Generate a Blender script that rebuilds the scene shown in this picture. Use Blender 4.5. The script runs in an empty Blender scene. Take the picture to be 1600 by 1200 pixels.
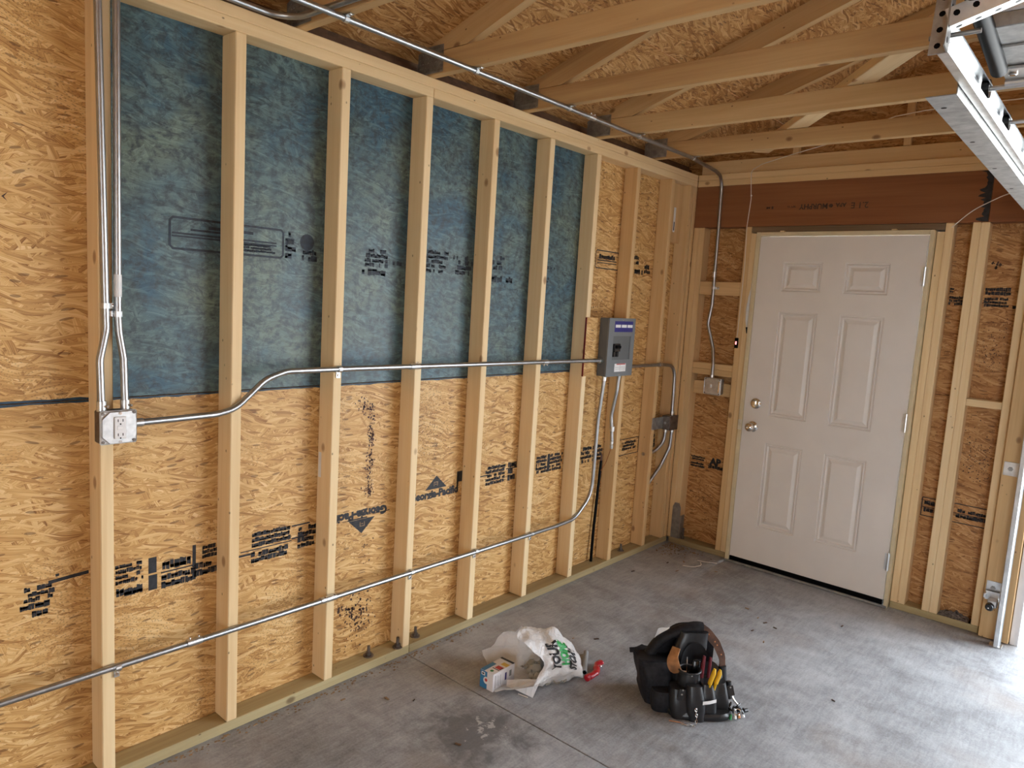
import bpy, math, random
from mathutils import Matrix, Vector, noise
R_ = math.radians
sc = bpy.context.scene
COL = sc.collection

# ------------------------------------------------------------------ camera
cam_d = bpy.data.cameras.new('camera')
cam = bpy.data.objects.new('camera', cam_d)
COL.objects.link(cam)
cam_d.sensor_width = 36.0
cam_d.lens = 1114.25 / 1600 * 36.0
cam_d.clip_start = 0.02
cam.matrix_world = Matrix(((0.75128, -0.12352, 0.64832, 2.2665),
                           (0.65724, 0.05046, -0.75199, -1.1839),
                           (0.06017, 0.99106, 0.11910, 1.6003),
                           (0, 0, 0, 1)))
sc.camera = cam

# ------------------------------------------------------------------ light
sc.view_settings.view_transform = 'Standard'
sc.view_settings.look = 'None'
sc.view_settings.gamma = 1.0
sc.view_settings.use_curve_mapping = False
sc.view_settings.exposure = 3.08
world = bpy.data.worlds.new('bright_overcast_sky')
sc.world = world
world.use_nodes = True
wn = world.node_tree.nodes
wn['Background'].inputs[0].default_value = (0.84, 0.92, 1.0, 1)
wn['Background'].inputs[1].default_value = 1.45
sun_d = bpy.data.lights.new('sun', 'SUN')
sun_d.energy = 2.6
sun_d.angle = R_(2)
sun_d.color = (1.0, 0.95, 0.86)
sun = bpy.data.objects.new('sun', sun_d)
COL.objects.link(sun)
sun.rotation_euler = Vector((-0.45, 0.62, -0.85)).to_track_quat('-Z', 'Y').to_euler()
# sky portal in the big garage opening (guides sampling only)
por_d = bpy.data.lights.new('opening_portal', 'AREA')
por_d.shape = 'RECTANGLE'
por_d.size = 4.85
por_d.size_y = 2.12
por_d.cycles.is_portal = True
por = bpy.data.objects.new('opening_portal', por_d)
COL.objects.link(por)
por.location = (4.42, 3.27, 1.07)
por.rotation_euler = (R_(-90), 0, 0)
pr2_d = bpy.data.lights.new('front_portal', 'AREA')  # sampling portal for the opening added behind the camera
pr2_d.shape = 'RECTANGLE'
pr2_d.size = 1.5
pr2_d.size_y = 2.10
pr2_d.cycles.is_portal = True
pr2 = bpy.data.objects.new('front_portal', pr2_d)
COL.objects.link(pr2)
pr2.location = (3.95, -4.02, 1.05)
pr2.rotation_euler = (R_(90), 0, 0)
sc.cycles.use_denoising = True
sc.cycles.max_bounces = 8
sc.cycles.diffuse_bounces = 5
sc.cycles.glossy_bounces = 3
sc.cycles.transparent_max_bounces = 8
sc.cycles.adaptive_threshold = .02
sc.cycles.caustics_reflective = False
sc.cycles.caustics_refractive = False
sc.cycles.sample_clamp_indirect = 8

# ------------------------------------------------------------------ materials
MATS = {}


class NT:
    def __init__(s, name):
        m = bpy.data.materials.new(name)
        m.use_nodes = True
        s.m = m
        s.t = m.node_tree
        s.b = s.t.nodes['Principled BSDF']
        MATS[name] = m

    def n(s, typ, **kw):
        nd = s.t.nodes.new(typ)
        for k, v in kw.items():
            if k.startswith('i_'):
                key = k[2:]
                key = int(key) if key.isdigit() else key.replace('_', ' ')
                s.set(nd.inputs[key], v)
            else:
                setattr(nd, k, v)
        return nd

    def set(s, inp, v):
        if isinstance(v, bpy.types.NodeSocket):
            s.t.links.new(v, inp)
        else:
            inp.default_value = v

    def math(s, op, a, b=0.0, c=None, clamp=False):
        nd = s.t.nodes.new('ShaderNodeMath')
        nd.operation = op
        nd.use_clamp = clamp
        s.set(nd.inputs[0], a)
        s.set(nd.inputs[1], b)
        if c is not None:
            s.set(nd.inputs[2], c)
        return nd.outputs[0]

    def mix(s, f, a, b, blend='MIX'):
        nd = s.t.nodes.new('ShaderNodeMix')
        nd.data_type = 'RGBA'
        nd.blend_type = blend
        s.set(nd.inputs[0], f)
        s.set(nd.inputs[6], a if isinstance(a, bpy.types.NodeSocket) else tuple(a) + (1,) * (4 - len(a)))
        s.set(nd.inputs[7], b if isinstance(b, bpy.types.NodeSocket) else tuple(b) + (1,) * (4 - len(b)))
        return nd.outputs[2]

    def ramp(s, f, stops):
        nd = s.t.nodes.new('ShaderNodeValToRGB')
        s.set(nd.inputs[0], f)
        e = nd.color_ramp.elements
        while len(e) < len(stops):
            e.new(0.5)
        for el, (p, c) in zip(e, stops):
            el.position = p
            el.color = tuple(c) + (1,) * (4 - len(c)) if not isinstance(c, (int, float)) else (c, c, c, 1)
        return nd.outputs[0]

    def coord(s, rnd=37.0):
        tc = s.n('ShaderNodeTexCoord')
        oi = s.n('ShaderNodeObjectInfo')
        vm = s.n('ShaderNodeVectorMath', operation='ADD')
        s.set(vm.inputs[0], tc.outputs['Object'])
        cx = s.n('ShaderNodeCombineXYZ')
        for i, k in enumerate((rnd, rnd * 1.7, rnd * .6)):
            s.set(cx.inputs[i], s.math('MULTIPLY', oi.outputs['Random'], k))
        s.set(vm.inputs[1], cx.outputs[0])
        s.rand = oi.outputs['Random']
        s.obj = tc.outputs['Object']
        return vm.outputs[0]

    def mapv(s, v, scale=(1, 1, 1), rot=(0, 0, 0), loc=(0, 0, 0)):
        nd = s.n('ShaderNodeMapping')
        s.set(nd.inputs[0], v)
        nd.inputs['Location'].default_value = loc
        nd.inputs['Rotation'].default_value = rot
        nd.inputs['Scale'].default_value = scale
        return nd.outputs[0]

    def noise(s, v, scale=1.0, detail=2.0, rough=.5, dist=0.0):
        nd = s.n('ShaderNodeTexNoise')
        s.set(nd.inputs['Vector'], v)
        nd.inputs['Scale'].default_value = scale
        nd.inputs['Detail'].default_value = detail
        nd.inputs['Roughness'].default_value = rough
        nd.inputs['Distortion'].default_value = dist
        return nd.outputs['Fac']

    def bump(s, h, strength=.3, dist=.002):
        nd = s.n('ShaderNodeBump')
        s.set(nd.inputs['Height'], h)
        nd.inputs['Strength'].default_value = strength
        nd.inputs['Distance'].default_value = dist
        s.set(s.b.inputs['Normal'], nd.outputs[0])

    def out(s, col, rough=.6, metal=0.0, spec=None):
        s.set(s.b.inputs['Base Color'], col if isinstance(col, bpy.types.NodeSocket) else tuple(col) + (1,))
        s.set(s.b.inputs['Roughness'], rough)
        s.set(s.b.inputs['Metallic'], metal)
        if spec is not None:
            s.b.inputs['Specular IOR Level'].default_value = spec
        return s.m


def wood(name, light, mid, dark, knot, rough=.62, knots=True):
    t = NT(name)
    v = t.coord()
    big = t.noise(t.mapv(v, (.7, 9, 9)), 1, 2, .5, .6)
    fine = t.noise(t.mapv(v, (3, 130, 130)), 1, 3, .6)
    warp = t.noise(t.mapv(v, (1.2, 30, 30)), 1, 2, .5, 1.2)
    f = t.math('ADD', t.math('MULTIPLY', big, .55), t.math('ADD', t.math('MULTIPLY', fine, .2), t.math('MULTIPLY', warp, .35)))
    f = t.math('ADD', f, t.math('MULTIPLY', t.math('SUBTRACT', t.rand, .5), .16))
    col = t.ramp(f, [(.3, light), (.56, mid), (.82, dark)])
    if knots:
        vo = t.n('ShaderNodeTexVoronoi')
        t.set(vo.inputs['Vector'], t.mapv(v, (4.2, 6.5, 6.5)))
        vo.inputs['Scale'].default_value = 1.0
        k = t.ramp(vo.outputs['Distance'], [(.045, 1.0), (.07, .7), (.10, 0.0)])
        col = t.mix(t.math('MULTIPLY', k, .75), col, knot)
        # nail dings and dark specks
        v2 = t.n('ShaderNodeTexVoronoi')
        t.set(v2.inputs['Vector'], t.mapv(v, (11, 17, 17)))
        v2.inputs['Scale'].default_value = 1.0
        k2 = t.ramp(v2.outputs['Distance'], [(.03, 1.0), (.07, 0.0)])
        col = t.mix(t.math('MULTIPLY', k2, .8), col, (.10, .05, .02))
    return t.out(col, rough, 0, .3)


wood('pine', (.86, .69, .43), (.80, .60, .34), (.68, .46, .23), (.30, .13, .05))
wood('pine_warm', (.78, .57, .31), (.70, .47, .23), (.55, .33, .15), (.22, .09, .035))
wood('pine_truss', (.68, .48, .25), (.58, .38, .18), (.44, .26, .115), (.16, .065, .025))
wood('treated_pine', (.50, .42, .23), (.38, .30, .155), (.26, .19, .10), (.12, .07, .03), .7)
wood('lvl_wood', (.30, .125, .05), (.24, .09, .035), (.16, .055, .02), (.06, .02, .01), .55, False)
wood('grey_wood', (.30, .22, .14), (.22, .15, .09), (.14, .09, .05), (.06, .03, .02), .7)


def osb(name, stops, seed=0.0, blue=False, specks=.5):
    t = NT(name)
    v = t.coord(61.0)
    sep = t.n('ShaderNodeSeparateXYZ')
    t.set(sep.inputs[0], v)
    cx = t.n('ShaderNodeCombineXYZ')
    t.set(cx.inputs[0], sep.outputs[0])
    t.set(cx.inputs[1], sep.outputs[1])
    v0 = cx.outputs[0]
    # slight warp so flakes are not perfectly straight
    nz = t.n('ShaderNodeTexNoise', noise_dimensions='2D')
    t.set(nz.inputs['Vector'], v0)
    nz.inputs['Scale'].default_value = 4.5
    nz.inputs['Detail'].default_value = 1.0
    vs = t.n('ShaderNodeVectorMath', operation='SCALE')
    t.set(vs.inputs[0], nz.outputs['Color'])
    vs.inputs['Scale'].default_value = .055
    va = t.n('ShaderNodeVectorMath', operation='ADD')
    t.set(va.inputs[0], v0)
    t.set(va.inputs[1], vs.outputs[0])
    v = va.outputs[0]
    val = vec = None
    layers = [(4, 9, 60, 0), (-19, 12, 90, .40), (30, 11, 75, .46), (-43, 15, 100, .66), (68, 17, 85, .80), (-5, 9, 110, .56), (15, 13, 120, .62)]
    for i, (ang, sx, sy, thr) in enumerate(layers):
        rot = t.mapv(v, (1, 1, 1), (0, 0, R_(ang)))
        mv = t.mapv(rot, (sx, sy, 1), (0, 0, 0), (seed + 3.1 * i, seed * .7 + 1.7 * i, 0))
        vo = t.n('ShaderNodeTexVoronoi', voronoi_dimensions='2D')
        t.set(vo.inputs['Vector'], mv)
        vo.inputs['Scale'].default_value = 1.0
        sc_ = t.n('ShaderNodeSeparateColor')
        t.set(sc_.inputs[0], vo.outputs['Color'])
        rim = t.math('MULTIPLY', t.math('SUBTRACT', vo.outputs['Distance'], .38, clamp=True), .55)
        f_ = t.math('SUBTRACT', sc_.outputs[0], rim)
        if val is None:
            val, vec = f_, mv
        else:
            m = t.math('GREATER_THAN', sc_.outputs[2], thr)
            mx = t.n('ShaderNodeMix', data_type='FLOAT')
            t.set(mx.inputs[0], m)
            t.set(mx.inputs[2], val)
            t.set(mx.inputs[3], f_)
            mv_ = t.n('ShaderNodeMix', data_type='VECTOR')
            t.set(mv_.inputs[0], m)
            t.set(mv_.inputs[4], vec)
            t.set(mv_.inputs[5], mv)
            val, vec = mx.outputs[0], mv_.outputs[1]
    g = t.n('ShaderNodeTexNoise', noise_dimensions='2D')
    t.set(g.inputs['Vector'], t.mapv(vec, (.5, 5.5, 1)))
    g.inputs['Scale'].default_value = 1.0
    g.inputs['Detail'].default_value = 2.0
    g.inputs['Roughness'].default_value = .65
    col = t.math('ADD', t.math('MULTIPLY', val, .44), t.math('MULTIPLY_ADD', g.outputs['Fac'], .86, -.12))
    lg = t.n('ShaderNodeTexNoise', noise_dimensions='2D')
    t.set(lg.inputs['Vector'], v0)
    lg.inputs['Scale'].default_value = 3.0
    lg.inputs['Detail'].default_value = 2.0
    f = t.math('ADD', col, t.math('MULTIPLY', t.math('SUBTRACT', lg.outputs['Fac'], .5), .16))
    c = t.ramp(f, stops)
    # resin specks, gathered in patches
    vo = t.n('ShaderNodeTexVoronoi', voronoi_dimensions='2D')
    t.set(vo.inputs['Vector'], t.mapv(v, (80, 120, 1)))
    vo.inputs['Scale'].default_value = 1.0
    sp = t.math('LESS_THAN', vo.outputs['Distance'], .2)
    patch = t.ramp(lg.outputs['Fac'], [(.5, 0.0), (.62, 1.0)])
    c = t.mix(t.math('MULTIPLY', t.math('MULTIPLY', sp, patch), specks), c, (.16, .075, .03))
    # sparse dark splinters
    vo2 = t.n('ShaderNodeTexVoronoi', voronoi_dimensions='2D')
    t.set(vo2.inputs['Vector'], t.mapv(v, (10, 44, 1)))
    vo2.inputs['Scale'].default_value = 1.0
    s2 = t.n('ShaderNodeSeparateColor')
    t.set(s2.inputs[0], vo2.outputs['Color'])
    sp2 = t.math('MULTIPLY', t.math('LESS_THAN', vo2.outputs['Distance'], .16), t.math('GREATER_THAN', s2.outputs[0], .72))
    c = t.mix(t.math('MULTIPLY', sp2, .6), c, (.12, .05, .02))
    if blue:
        cov = t.noise(v0, 2.6, 4, .6, .5)
        cov2 = t.noise(v, 34.0, 3, .7)
        stain = t.mix(t.ramp(cov, [(.36, 0.0), (.62, 1.0)]), (.110, .175, .155), (.018, .100, .165))
        stain = t.mix(t.ramp(cov2, [(.44, 0.0), (.64, .85)]), stain, (.012, .042, .062))
        grain = t.math('MULTIPLY_ADD', col, 1.0, .45)
        cg = t.n('ShaderNodeCombineColor')
        for i in range(3):
            t.set(cg.inputs[i], grain)
        stain = t.mix(1.0, stain, cg.outputs[0], 'MULTIPLY')
        worn = t.ramp(t.math('ADD', t.math('MULTIPLY', cov2, -.35), col), [(.46, 0.0), (.72, .32)])
        stain = t.mix(worn, stain, (.17, .26, .24))
        c = t.mix(.95, c, stain)
    t.bump(g.outputs['Fac'], .35, .0012) if False else None
    return t.out(c, .5 if not blue else .42, 0, .35)


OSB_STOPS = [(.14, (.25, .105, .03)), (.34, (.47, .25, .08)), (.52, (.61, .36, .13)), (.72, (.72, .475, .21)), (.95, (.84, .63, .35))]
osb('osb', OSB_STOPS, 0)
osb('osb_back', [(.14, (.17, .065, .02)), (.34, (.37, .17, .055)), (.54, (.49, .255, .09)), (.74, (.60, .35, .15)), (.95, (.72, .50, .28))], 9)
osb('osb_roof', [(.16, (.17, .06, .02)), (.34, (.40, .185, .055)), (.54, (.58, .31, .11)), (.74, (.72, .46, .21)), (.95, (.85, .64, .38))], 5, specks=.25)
osb('osb_blue', OSB_STOPS, 2, True)


def plain(name, col, rough=.5, metal=0.0, var=.12, scale=30, bump=0.0, spec=None, bscale=None):
    t = NT(name)
    v = t.coord(11.0)
    n = t.noise(v, scale, 3, .6)
    d = tuple(max(0, c * (1 - var * 2)) for c in col)
    l = tuple(min(1, c * (1 + var)) for c in col)
    c = t.ramp(n, [(.3, d), (.7, l)])
    if bump:
        t.bump(t.noise(v, bscale or scale * 4, 2, .5), bump, .001)
    return t.out(c, rough, metal, spec)


plain('emt_steel', (.42, .43, .44), .36, 1.0, .06, 40)
plain('galv_steel', (.70, .72, .73), .34, 1.0, .10, 22)
plain('galv_dull', (.40, .40, .39), .5, .85, .15, 30)
plain('box_steel', (.62, .62, .62), .42, .9, .08, 60)
plain('rust_dark_steel', (.20, .17, .15), .45, .8, .2, 30)
plain('chrome', (.75, .72, .68), .15, 1.0, .05, 20)
plain('panel_grey', (.115, .125, .13), .45, 0, .04, 10)
plain('panel_grey_light', (.17, .185, .195), .42, 0, .04, 10)
plain('door_paint', (.74, .70, .655), .42, 0, .02, 5)
plain('jamb_paint', (.66, .56, .36), .55, 0, .06, 9)
plain('black_rubber', (.0022, .0022, .0026), .4, 0, .2, 30, 0, .08)
plain('black_shiny', (.010, .010, .012), .25, 0, .2, 20)
plain('ink', (.018, .018, .022), .6, 0, .4, 60)
plain('ink_blue', (.010, .020, .036), .6, 0, .4, 60)
plain('ink_brown', (.07, .03, .015), .6, 0, .4, 60)
plain('blue_edge', (.015, .05, .09), .55, 0, .3, 30)
plain('maroon', (.06, .012, .012), .6, 0, .4, 50)
plain('red_paint', (.20, .012, .010), .5, 0, .2, 30)
plain('red_plastic', (.45, .012, .025), .3, 0, .1, 20)
plain('label_white', (.80, .80, .80), .5, 0, .04, 20)
plain('label_blue', (.025, .025, .20), .4, 0, .05, 20)
plain('label_red', (.55, .05, .05), .5, 0, .05, 20)
plain('outlet_white', (.80, .78, .77), .35, 0, .02, 20)
plain('white_vinyl', (.80, .80, .82), .4, 0, .03, 8)
plain('white_wire', (.80, .74, .66), .45, 0, .03, 20)
plain('shade_and_chip_brown', (.12, .06, .03), .6, 0, .2, 20)  # dark brown for chips and backings; paints shade on the left eave board
plain('nylon_black', (.014, .014, .018), .68, 0, .3, 60, .5, .3, 500)
plain('leather_black', (.016, .016, .018), .36, 0, .3, 25, .35, None, 160)
plain('leather_tan', (.36, .16, .055), .6, 0, .25, 30, .3)
plain('leather_brown', (.085, .035, .018), .55, 0, .3, 30, .3)
plain('handle_yellow', (.72, .42, .012), .35, 0, .08, 20)
plain('handle_maroon', (.13, .008, .015), .35, 0, .1, 20)
plain('green_plastic', (.02, .20, .06), .4, 0, .1, 20)
plain('copper', (.55, .24, .10), .35, .6, .1, 20)
plain('carton_white', (.78, .77, .80), .45, 0, .02, 20)
plain('carton_blue', (.03, .20, .42), .4, 0, .06, 20)
plain('carton_black', (.02, .018, .02), .45, 0, .1, 20)
plain('carton_yellow', (.75, .52, .10), .45, 0, .1, 20)
plain('print_green', (.02, .32, .07), .5, 0, .1, 20)
plain('grey_pvc', (.25, .25, .25), .4, 0, .05, 20)
plain('chip_wood', (.30, .19, .10), .7, 0, .2, 20)
plain('insulation_dust', (.22, .20, .19), .9, 0, .5, 80)

t = NT('bag_plastic')
v = t.coord(3)
wr = t.noise(v, 28, 4, .6, 1.0)
t.bump(wr, .9, .012)
t.b.inputs['Transmission Weight'].default_value = 0.0
t.out((.93, .92, .92), .24, 0, .5)
tr = t.n('ShaderNodeBsdfTranslucent')
tr.inputs[0].default_value = (.78, .76, .74, 1)
tp = t.n('ShaderNodeBsdfTransparent')
m1 = t.n('ShaderNodeMixShader')
m1.inputs[0].default_value = .22
m2 = t.n('ShaderNodeMixShader')
m2.inputs[0].default_value = .04
t.t.links.new(t.b.outputs[0], m1.inputs[1])
t.t.links.new(tr.outputs[0], m1.inputs[2])
t.t.links.new(m1.outputs[0], m2.inputs[1])
t.t.links.new(tp.outputs[0], m2.inputs[2])
t.t.links.new(m2.outputs[0], t.t.nodes['Material Output'].inputs[0])

t = NT('clear_film')
v = t.coord(3)
t.bump(t.noise(v, 40, 3, .6), .6, .005)
t.out((.42, .38, .30), .25, 0, .6)
tp = t.n('ShaderNodeBsdfTransparent')
m2 = t.n('ShaderNodeMixShader')
m2.inputs[0].default_value = .35
t.t.links.new(t.b.outputs[0], m2.inputs[1])
t.t.links.new(tp.outputs[0], m2.inputs[2])
t.t.links.new(m2.outputs[0], t.t.nodes['Material Output'].inputs[0])

t = NT('concrete')
v = t.coord(0)
big = t.noise(v, 1.1, 5, .6, .3)
mid = t.noise(t.mapv(v, (6, 9, 6), (0, 0, .6)), 1, 5, .68, .5)
fine = t.noise(v, 120, 3, .65)
scr = t.noise(t.mapv(v, (60, 9, 1), (0, 0, .5)), 1, 4, .7, .8)
f = t.math('ADD', t.math('ADD', t.math('MULTIPLY', big, .5), t.math('MULTIPLY', mid, .4)), t.math('ADD', t.math('MULTIPLY_ADD', fine, .22, -.04), t.math('MULTIPLY_ADD', scr, .26, -.05)))
c = t.ramp(f, [(.40, (.135, .133, .135)), (.54, (.265, .27, .282)), (.66, (.385, .395, .412)), (.80, (.51, .525, .545))])
st = t.ramp(t.noise(v, 1.7, 5, .65, .8), [(.58, 0.0), (.68, .45)])
c = t.mix(st, c, (.13, .125, .125))
ru = t.ramp(t.noise(t.mapv(v, (1, 1, 1), (0, 0, 0), (7, 3, 0)), 2.3, 3, .5), [(.56, 0.0), (.72, .35)])
c = t.mix(ru, c, (.25, .17, .11))
so2 = t.n('ShaderNodeSeparateXYZ')
t.set(so2.inputs[0], t.obj)
def blot(cx, cy, r, lo, hi, amt, col_, sc_=9.0):
    global c
    dx = t.math('SUBTRACT', so2.outputs[0], cx)
    dy = t.math('SUBTRACT', so2.outputs[1], cy)
    dd_ = t.math('SQRT', t.math('ADD', t.math('MULTIPLY', dx, dx), t.math('MULTIPLY', dy, dy)))
    fall = t.math('SUBTRACT', 1.0, t.math('DIVIDE', dd_, r), clamp=True)
    nn_ = t.noise(v, sc_, 5, .7, .4)
    k_ = t.ramp(t.math('MULTIPLY_ADD', fall, .5, nn_), [(lo, 0.0), (hi, amt)])
    k_ = t.math('MULTIPLY', k_, t.math('GREATER_THAN', fall, 0.001))
    c = t.mix(k_, c, col_)
blot(.62, .63, .32, .62, .86, .75, (.10, .10, .105))
blot(.35, 1.25, .55, .62, .95, .40, (.17, .115, .075), 3.0)
blot(.62, .69, .26, .96, 1.0, .6, (.60, .59, .58), 30.0)
dust = t.ramp(t.noise(v, 16, 5, .75), [(.64, 0.0), (.72, .4)])
c = t.mix(dust, c, (.55, .54, .53))
t.bump(t.math('ADD', scr, fine), .16, .002)
t.out(c, t.ramp(mid, [(.3, .5), (.7, .72)]), 0, .35)

t = NT('driveway')
v = t.coord(0)
t.out(t.ramp(t.noise(v, 2, 5, .6), [(.3, (.5, .49, .47)), (.7, (.62, .61, .59))]), .8)

# ------------------------------------------------------------------ mesh helpers
class MB:
    def __init__(s):
        s.v, s.f = [], []

    def add(s, vs, fs, M=None):
        b = len(s.v)
        for p in vs:
            p = Vector(p)
            s.v.append(tuple(M @ p) if M is not None else tuple(p))
        s.f += [tuple(b + i for i in q) for q in fs]
        return s

    def box(s, lo, hi, M=None):
        x0, y0, z0 = lo
        x1, y1, z1 = hi
        return s.add([(x0, y0, z0), (x1, y0, z0), (x1, y1, z0), (x0, y1, z0), (x0, y0, z1), (x1, y0, z1), (x1, y1, z1), (x0, y1, z1)],
                     [(3, 2, 1, 0), (4, 5, 6, 7), (0, 1, 5, 4), (1, 2, 6, 5), (2, 3, 7, 6), (3, 0, 4, 7)], M)

    def cbox(s, lo, hi, c=.003, M=None):
        L, H = Vector(lo), Vector(hi)
        vs, idx = [], {}
        for sx in (0, 1):
            for sy in (0, 1):
                for sz in (0, 1):
                    sg = (sx, sy, sz)
                    for a in range(3):
                        p = []
                        for k in range(3):
                            e = H[k] if sg[k] else L[k]
                            if k != a:
                                e += -c if sg[k] else c
                            p.append(e)
                        idx[(sg, a)] = len(vs)
                        vs.append(p)
        fs = []
        for a in range(3):
            b, d = (a + 1) % 3, (a + 2) % 3
            for sa in (0, 1):
                q = []
                for sb, sd in ((0, 0), (1, 0), (1, 1), (0, 1)):
                    g = [0, 0, 0]
                    g[a], g[b], g[d] = sa, sb, sd
                    q.append(idx[(tuple(g), a)])
                fs.append(q if sa else q[::-1])
            # edges along a
            for sb in (0, 1):
                for sd in (0, 1):
                    g0, g1 = [0, 0, 0], [0, 0, 0]
                    g0[b] = g1[b] = sb
                    g0[d] = g1[d] = sd
                    g1[a] = 1
                    q = [idx[(tuple(g0), b)], idx[(tuple(g1), b)], idx[(tuple(g1), d)], idx[(tuple(g0), d)]]
                    fs.append(q if sb != sd else q[::-1])
        for sx in (0, 1):
            for sy in (0, 1):
                for sz in (0, 1):
                    q = [idx[((sx, sy, sz), a)] for a in range(3)]
                    fs.append(q if (sx + sy + sz) % 2 else q[::-1])
        return s.add(vs, fs, M)

    def tube(s, pts, r, n=10, caps=True, flat=None):
        pts = [Vector(p) for p in pts]
        rs = r if isinstance(r, (list, tuple)) else [r] * len(pts)
        ring = []
        prev = None
        vs, fs = [], []
        for i, p in enumerate(pts):
            a = pts[max(0, i - 1)]
            b = pts[min(len(pts) - 1, i + 1)]
            t = (b - a).normalized()
            if prev is None:
                ref = Vector((0, 0, 1)) if abs(t.z) < .9 else Vector((1, 0, 0))
                u = t.cross(ref).normalized()
            else:
                u = (prev - t * prev.dot(t)).normalized()
            prev = u
            w = t.cross(u)
            for k in range(n):
                an = 2 * math.pi * k / n
                fx = flat if flat else 1
                vs.append(p + u * math.cos(an) * rs[i] + w * math.sin(an) * rs[i] * fx)
        for i in range(len(pts) - 1):
            for k in range(n):
                k2 = (k + 1) % n
                fs.append((i * n + k, i * n + k2, (i + 1) * n + k2, (i + 1) * n + k))
        if caps:
            fs.append(tuple(range(n))[::-1])
            fs.append(tuple((len(pts) - 1) * n + k for k in range(n)))
        return s.add(vs, fs)

    def cyl(s, p0, p1, r0, r1=None, n=16):
        return s.tube([p0, p1], [r0, r0 if r1 is None else r1], n)

    def lathe(s, prof, M, n=24):
        vs, fs = [], []
        for r, h in prof:
            for k in range(n):
                a = 2 * math.pi * k / n
                vs.append((r * math.cos(a), r * math.sin(a), h))
        for i in range(len(prof) - 1):
            for k in range(n):
                k2 = (k + 1) % n
                fs.append((i * n + k, i * n + k2, (i + 1) * n + k2, (i + 1) * n + k))
        fs.append(tuple(range(n))[::-1])
        fs.append(tuple((len(prof) - 1) * n + k for k in range(n)))
        return s.add(vs, fs, M)

    def grid(s, fn, nu, nv, thick=0.0, wrap=False):
        vs, fs = [], []
        for i in range(nu + 1):
            for j in range(nv + 1):
                vs.append(Vector(fn(i / nu, j / nv)))
        for i in range(nu):
            for j in range(nv):
                a = i * (nv + 1) + j
                fs.append((a, a + nv + 1, a + nv + 2, a + 1))
        return s.add(vs, fs)

    def prism(s, poly, lo, hi, M=None):
        n = len(poly)
        vs = [(x, y, lo) for x, y in poly] + [(x, y, hi) for x, y in poly]
        fs = [tuple(range(n))[::-1], tuple(range(n, 2 * n))]
        for k in range(n):
            k2 = (k + 1) % n
            fs.append((k, k2, n + k2, n + k))
        return s.add(vs, fs, M)

    def mesh(s, name, smooth=False):
        me = bpy.data.meshes.new(name)
        me.from_pydata([tuple(p) for p in s.v], [], s.f)
        me.validate()
        if smooth:
            for p in me.polygons:
                p.use_smooth = True
        me.update()
        return me


W = {}
I4 = Matrix.Identity(4)


def link(name, data, mat, parent, M=None):
    o = bpy.data.objects.new(name, data)
    COL.objects.link(o)
    M = M if M is not None else I4
    W[o] = M.copy()
    if parent is not None:
        o.parent = parent
        o.matrix_basis = W[parent].inverted() @ M
    else:
        o.matrix_basis = M
    if mat is not None and data is not None and not len(data.materials):
        data.materials.append(MATS[mat])
    return o


def part(name, mb, mat, parent=None, M=None, smooth=False, label=None, kind=None):
    """world-space MB -> object whose origin sits at its own bounding-box centre"""
    if M is None:
        n = len(mb.v)
        lo = [min(p[k] for p in mb.v) for k in range(3)]
        hi = [max(p[k] for p in mb.v) for k in range(3)]
        c = Vector([(lo[k] + hi[k]) / 2 for k in range(3)])
        mb.v = [tuple(Vector(p) - c) for p in mb.v]
        M = Matrix.Translation(c)
    o = link(name, mb.mesh(name, smooth), mat, parent, M)
    if smooth:
        try:
            md = o.modifiers.new('edge_split', 'EDGE_SPLIT')
            md.split_angle = R_(40)
        except Exception:
            pass
    if label:
        o['label'] = label
    if kind:
        o['kind'] = kind
    return o


def empty(name, loc):
    return link(name, None, None, None, Matrix.Translation(Vector(loc)))


def tag(o, label, cat, group=None):
    o['label'] = label
    o['category'] = cat
    if group:
        o['group'] = group
    return o


def struct(o):
    o['kind'] = 'structure'
    return o


def frame(o, x, y=None, z=None):
    x = Vector(x).normalized()
    z = Vector(z).normalized() if z is not None else x.cross(Vector(y)).normalized()
    y = z.cross(x).normalized()
    z = x.cross(y)
    M = Matrix.Identity(4)
    for k in range(3):
        M[k][0], M[k][1], M[k][2], M[k][3] = x[k], y[k], z[k], o[k]
    return M


BOARDS = {}


def board(name, parent, lo, hi, mat='pine', c=.0028):
    """axis-aligned lumber: grain (local X) follows the longest side"""
    lo, hi = Vector(lo), Vector(hi)
    d = hi - lo
    ax = max(range(3), key=lambda k: d[k])
    ctr = (lo + hi) / 2
    if ax == 0:
        M, dim = Matrix.Translation(ctr), (d.x, d.y, d.z)
    elif ax == 1:
        M, dim = frame(ctr, (0, 1, 0), z=(0, 0, 1)), (d.y, d.x, d.z)
    else:
        M, dim = frame(ctr, (0, 0, 1), z=(0, 1, 0)), (d.z, d.x, d.y)
    return lumber(name, parent, M, dim, mat, c)


def lumber(name, parent, M, dim, mat, c=.0028):
    key = tuple(round(q, 4) for q in dim) + (mat, c)
    if key not in BOARDS:
        h = [q / 2 for q in dim]
        me = MB().cbox((-h[0], -h[1], -h[2]), h, min(c, min(h) * .8)).mesh(name)
        me.materials.append(MATS[mat])
        BOARDS[key] = me
    return link(name, BOARDS[key], None, parent, M)


def panel(name, parent, M, w, h, th, mat):
    """sheet: local X along its length, local Y across, thickness in -Z"""
    mb = MB().cbox((0, 0, -th), (w, h, 0), .0015)
    return link(name, mb.mesh(name), mat, parent, M)


def left_M(y0, z0, x=-.089):      # local X -> +y, local Y -> +z, local Z -> +x
    return frame((x, y0, z0), (0, 1, 0), z=(1, 0, 0))


def back_M(x0, z0, y=3.269):      # local X -> +x, local Y -> +z, local Z -> -y
    return frame((x0, y, z0), (1, 0, 0), z=(0, -1, 0))


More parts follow.
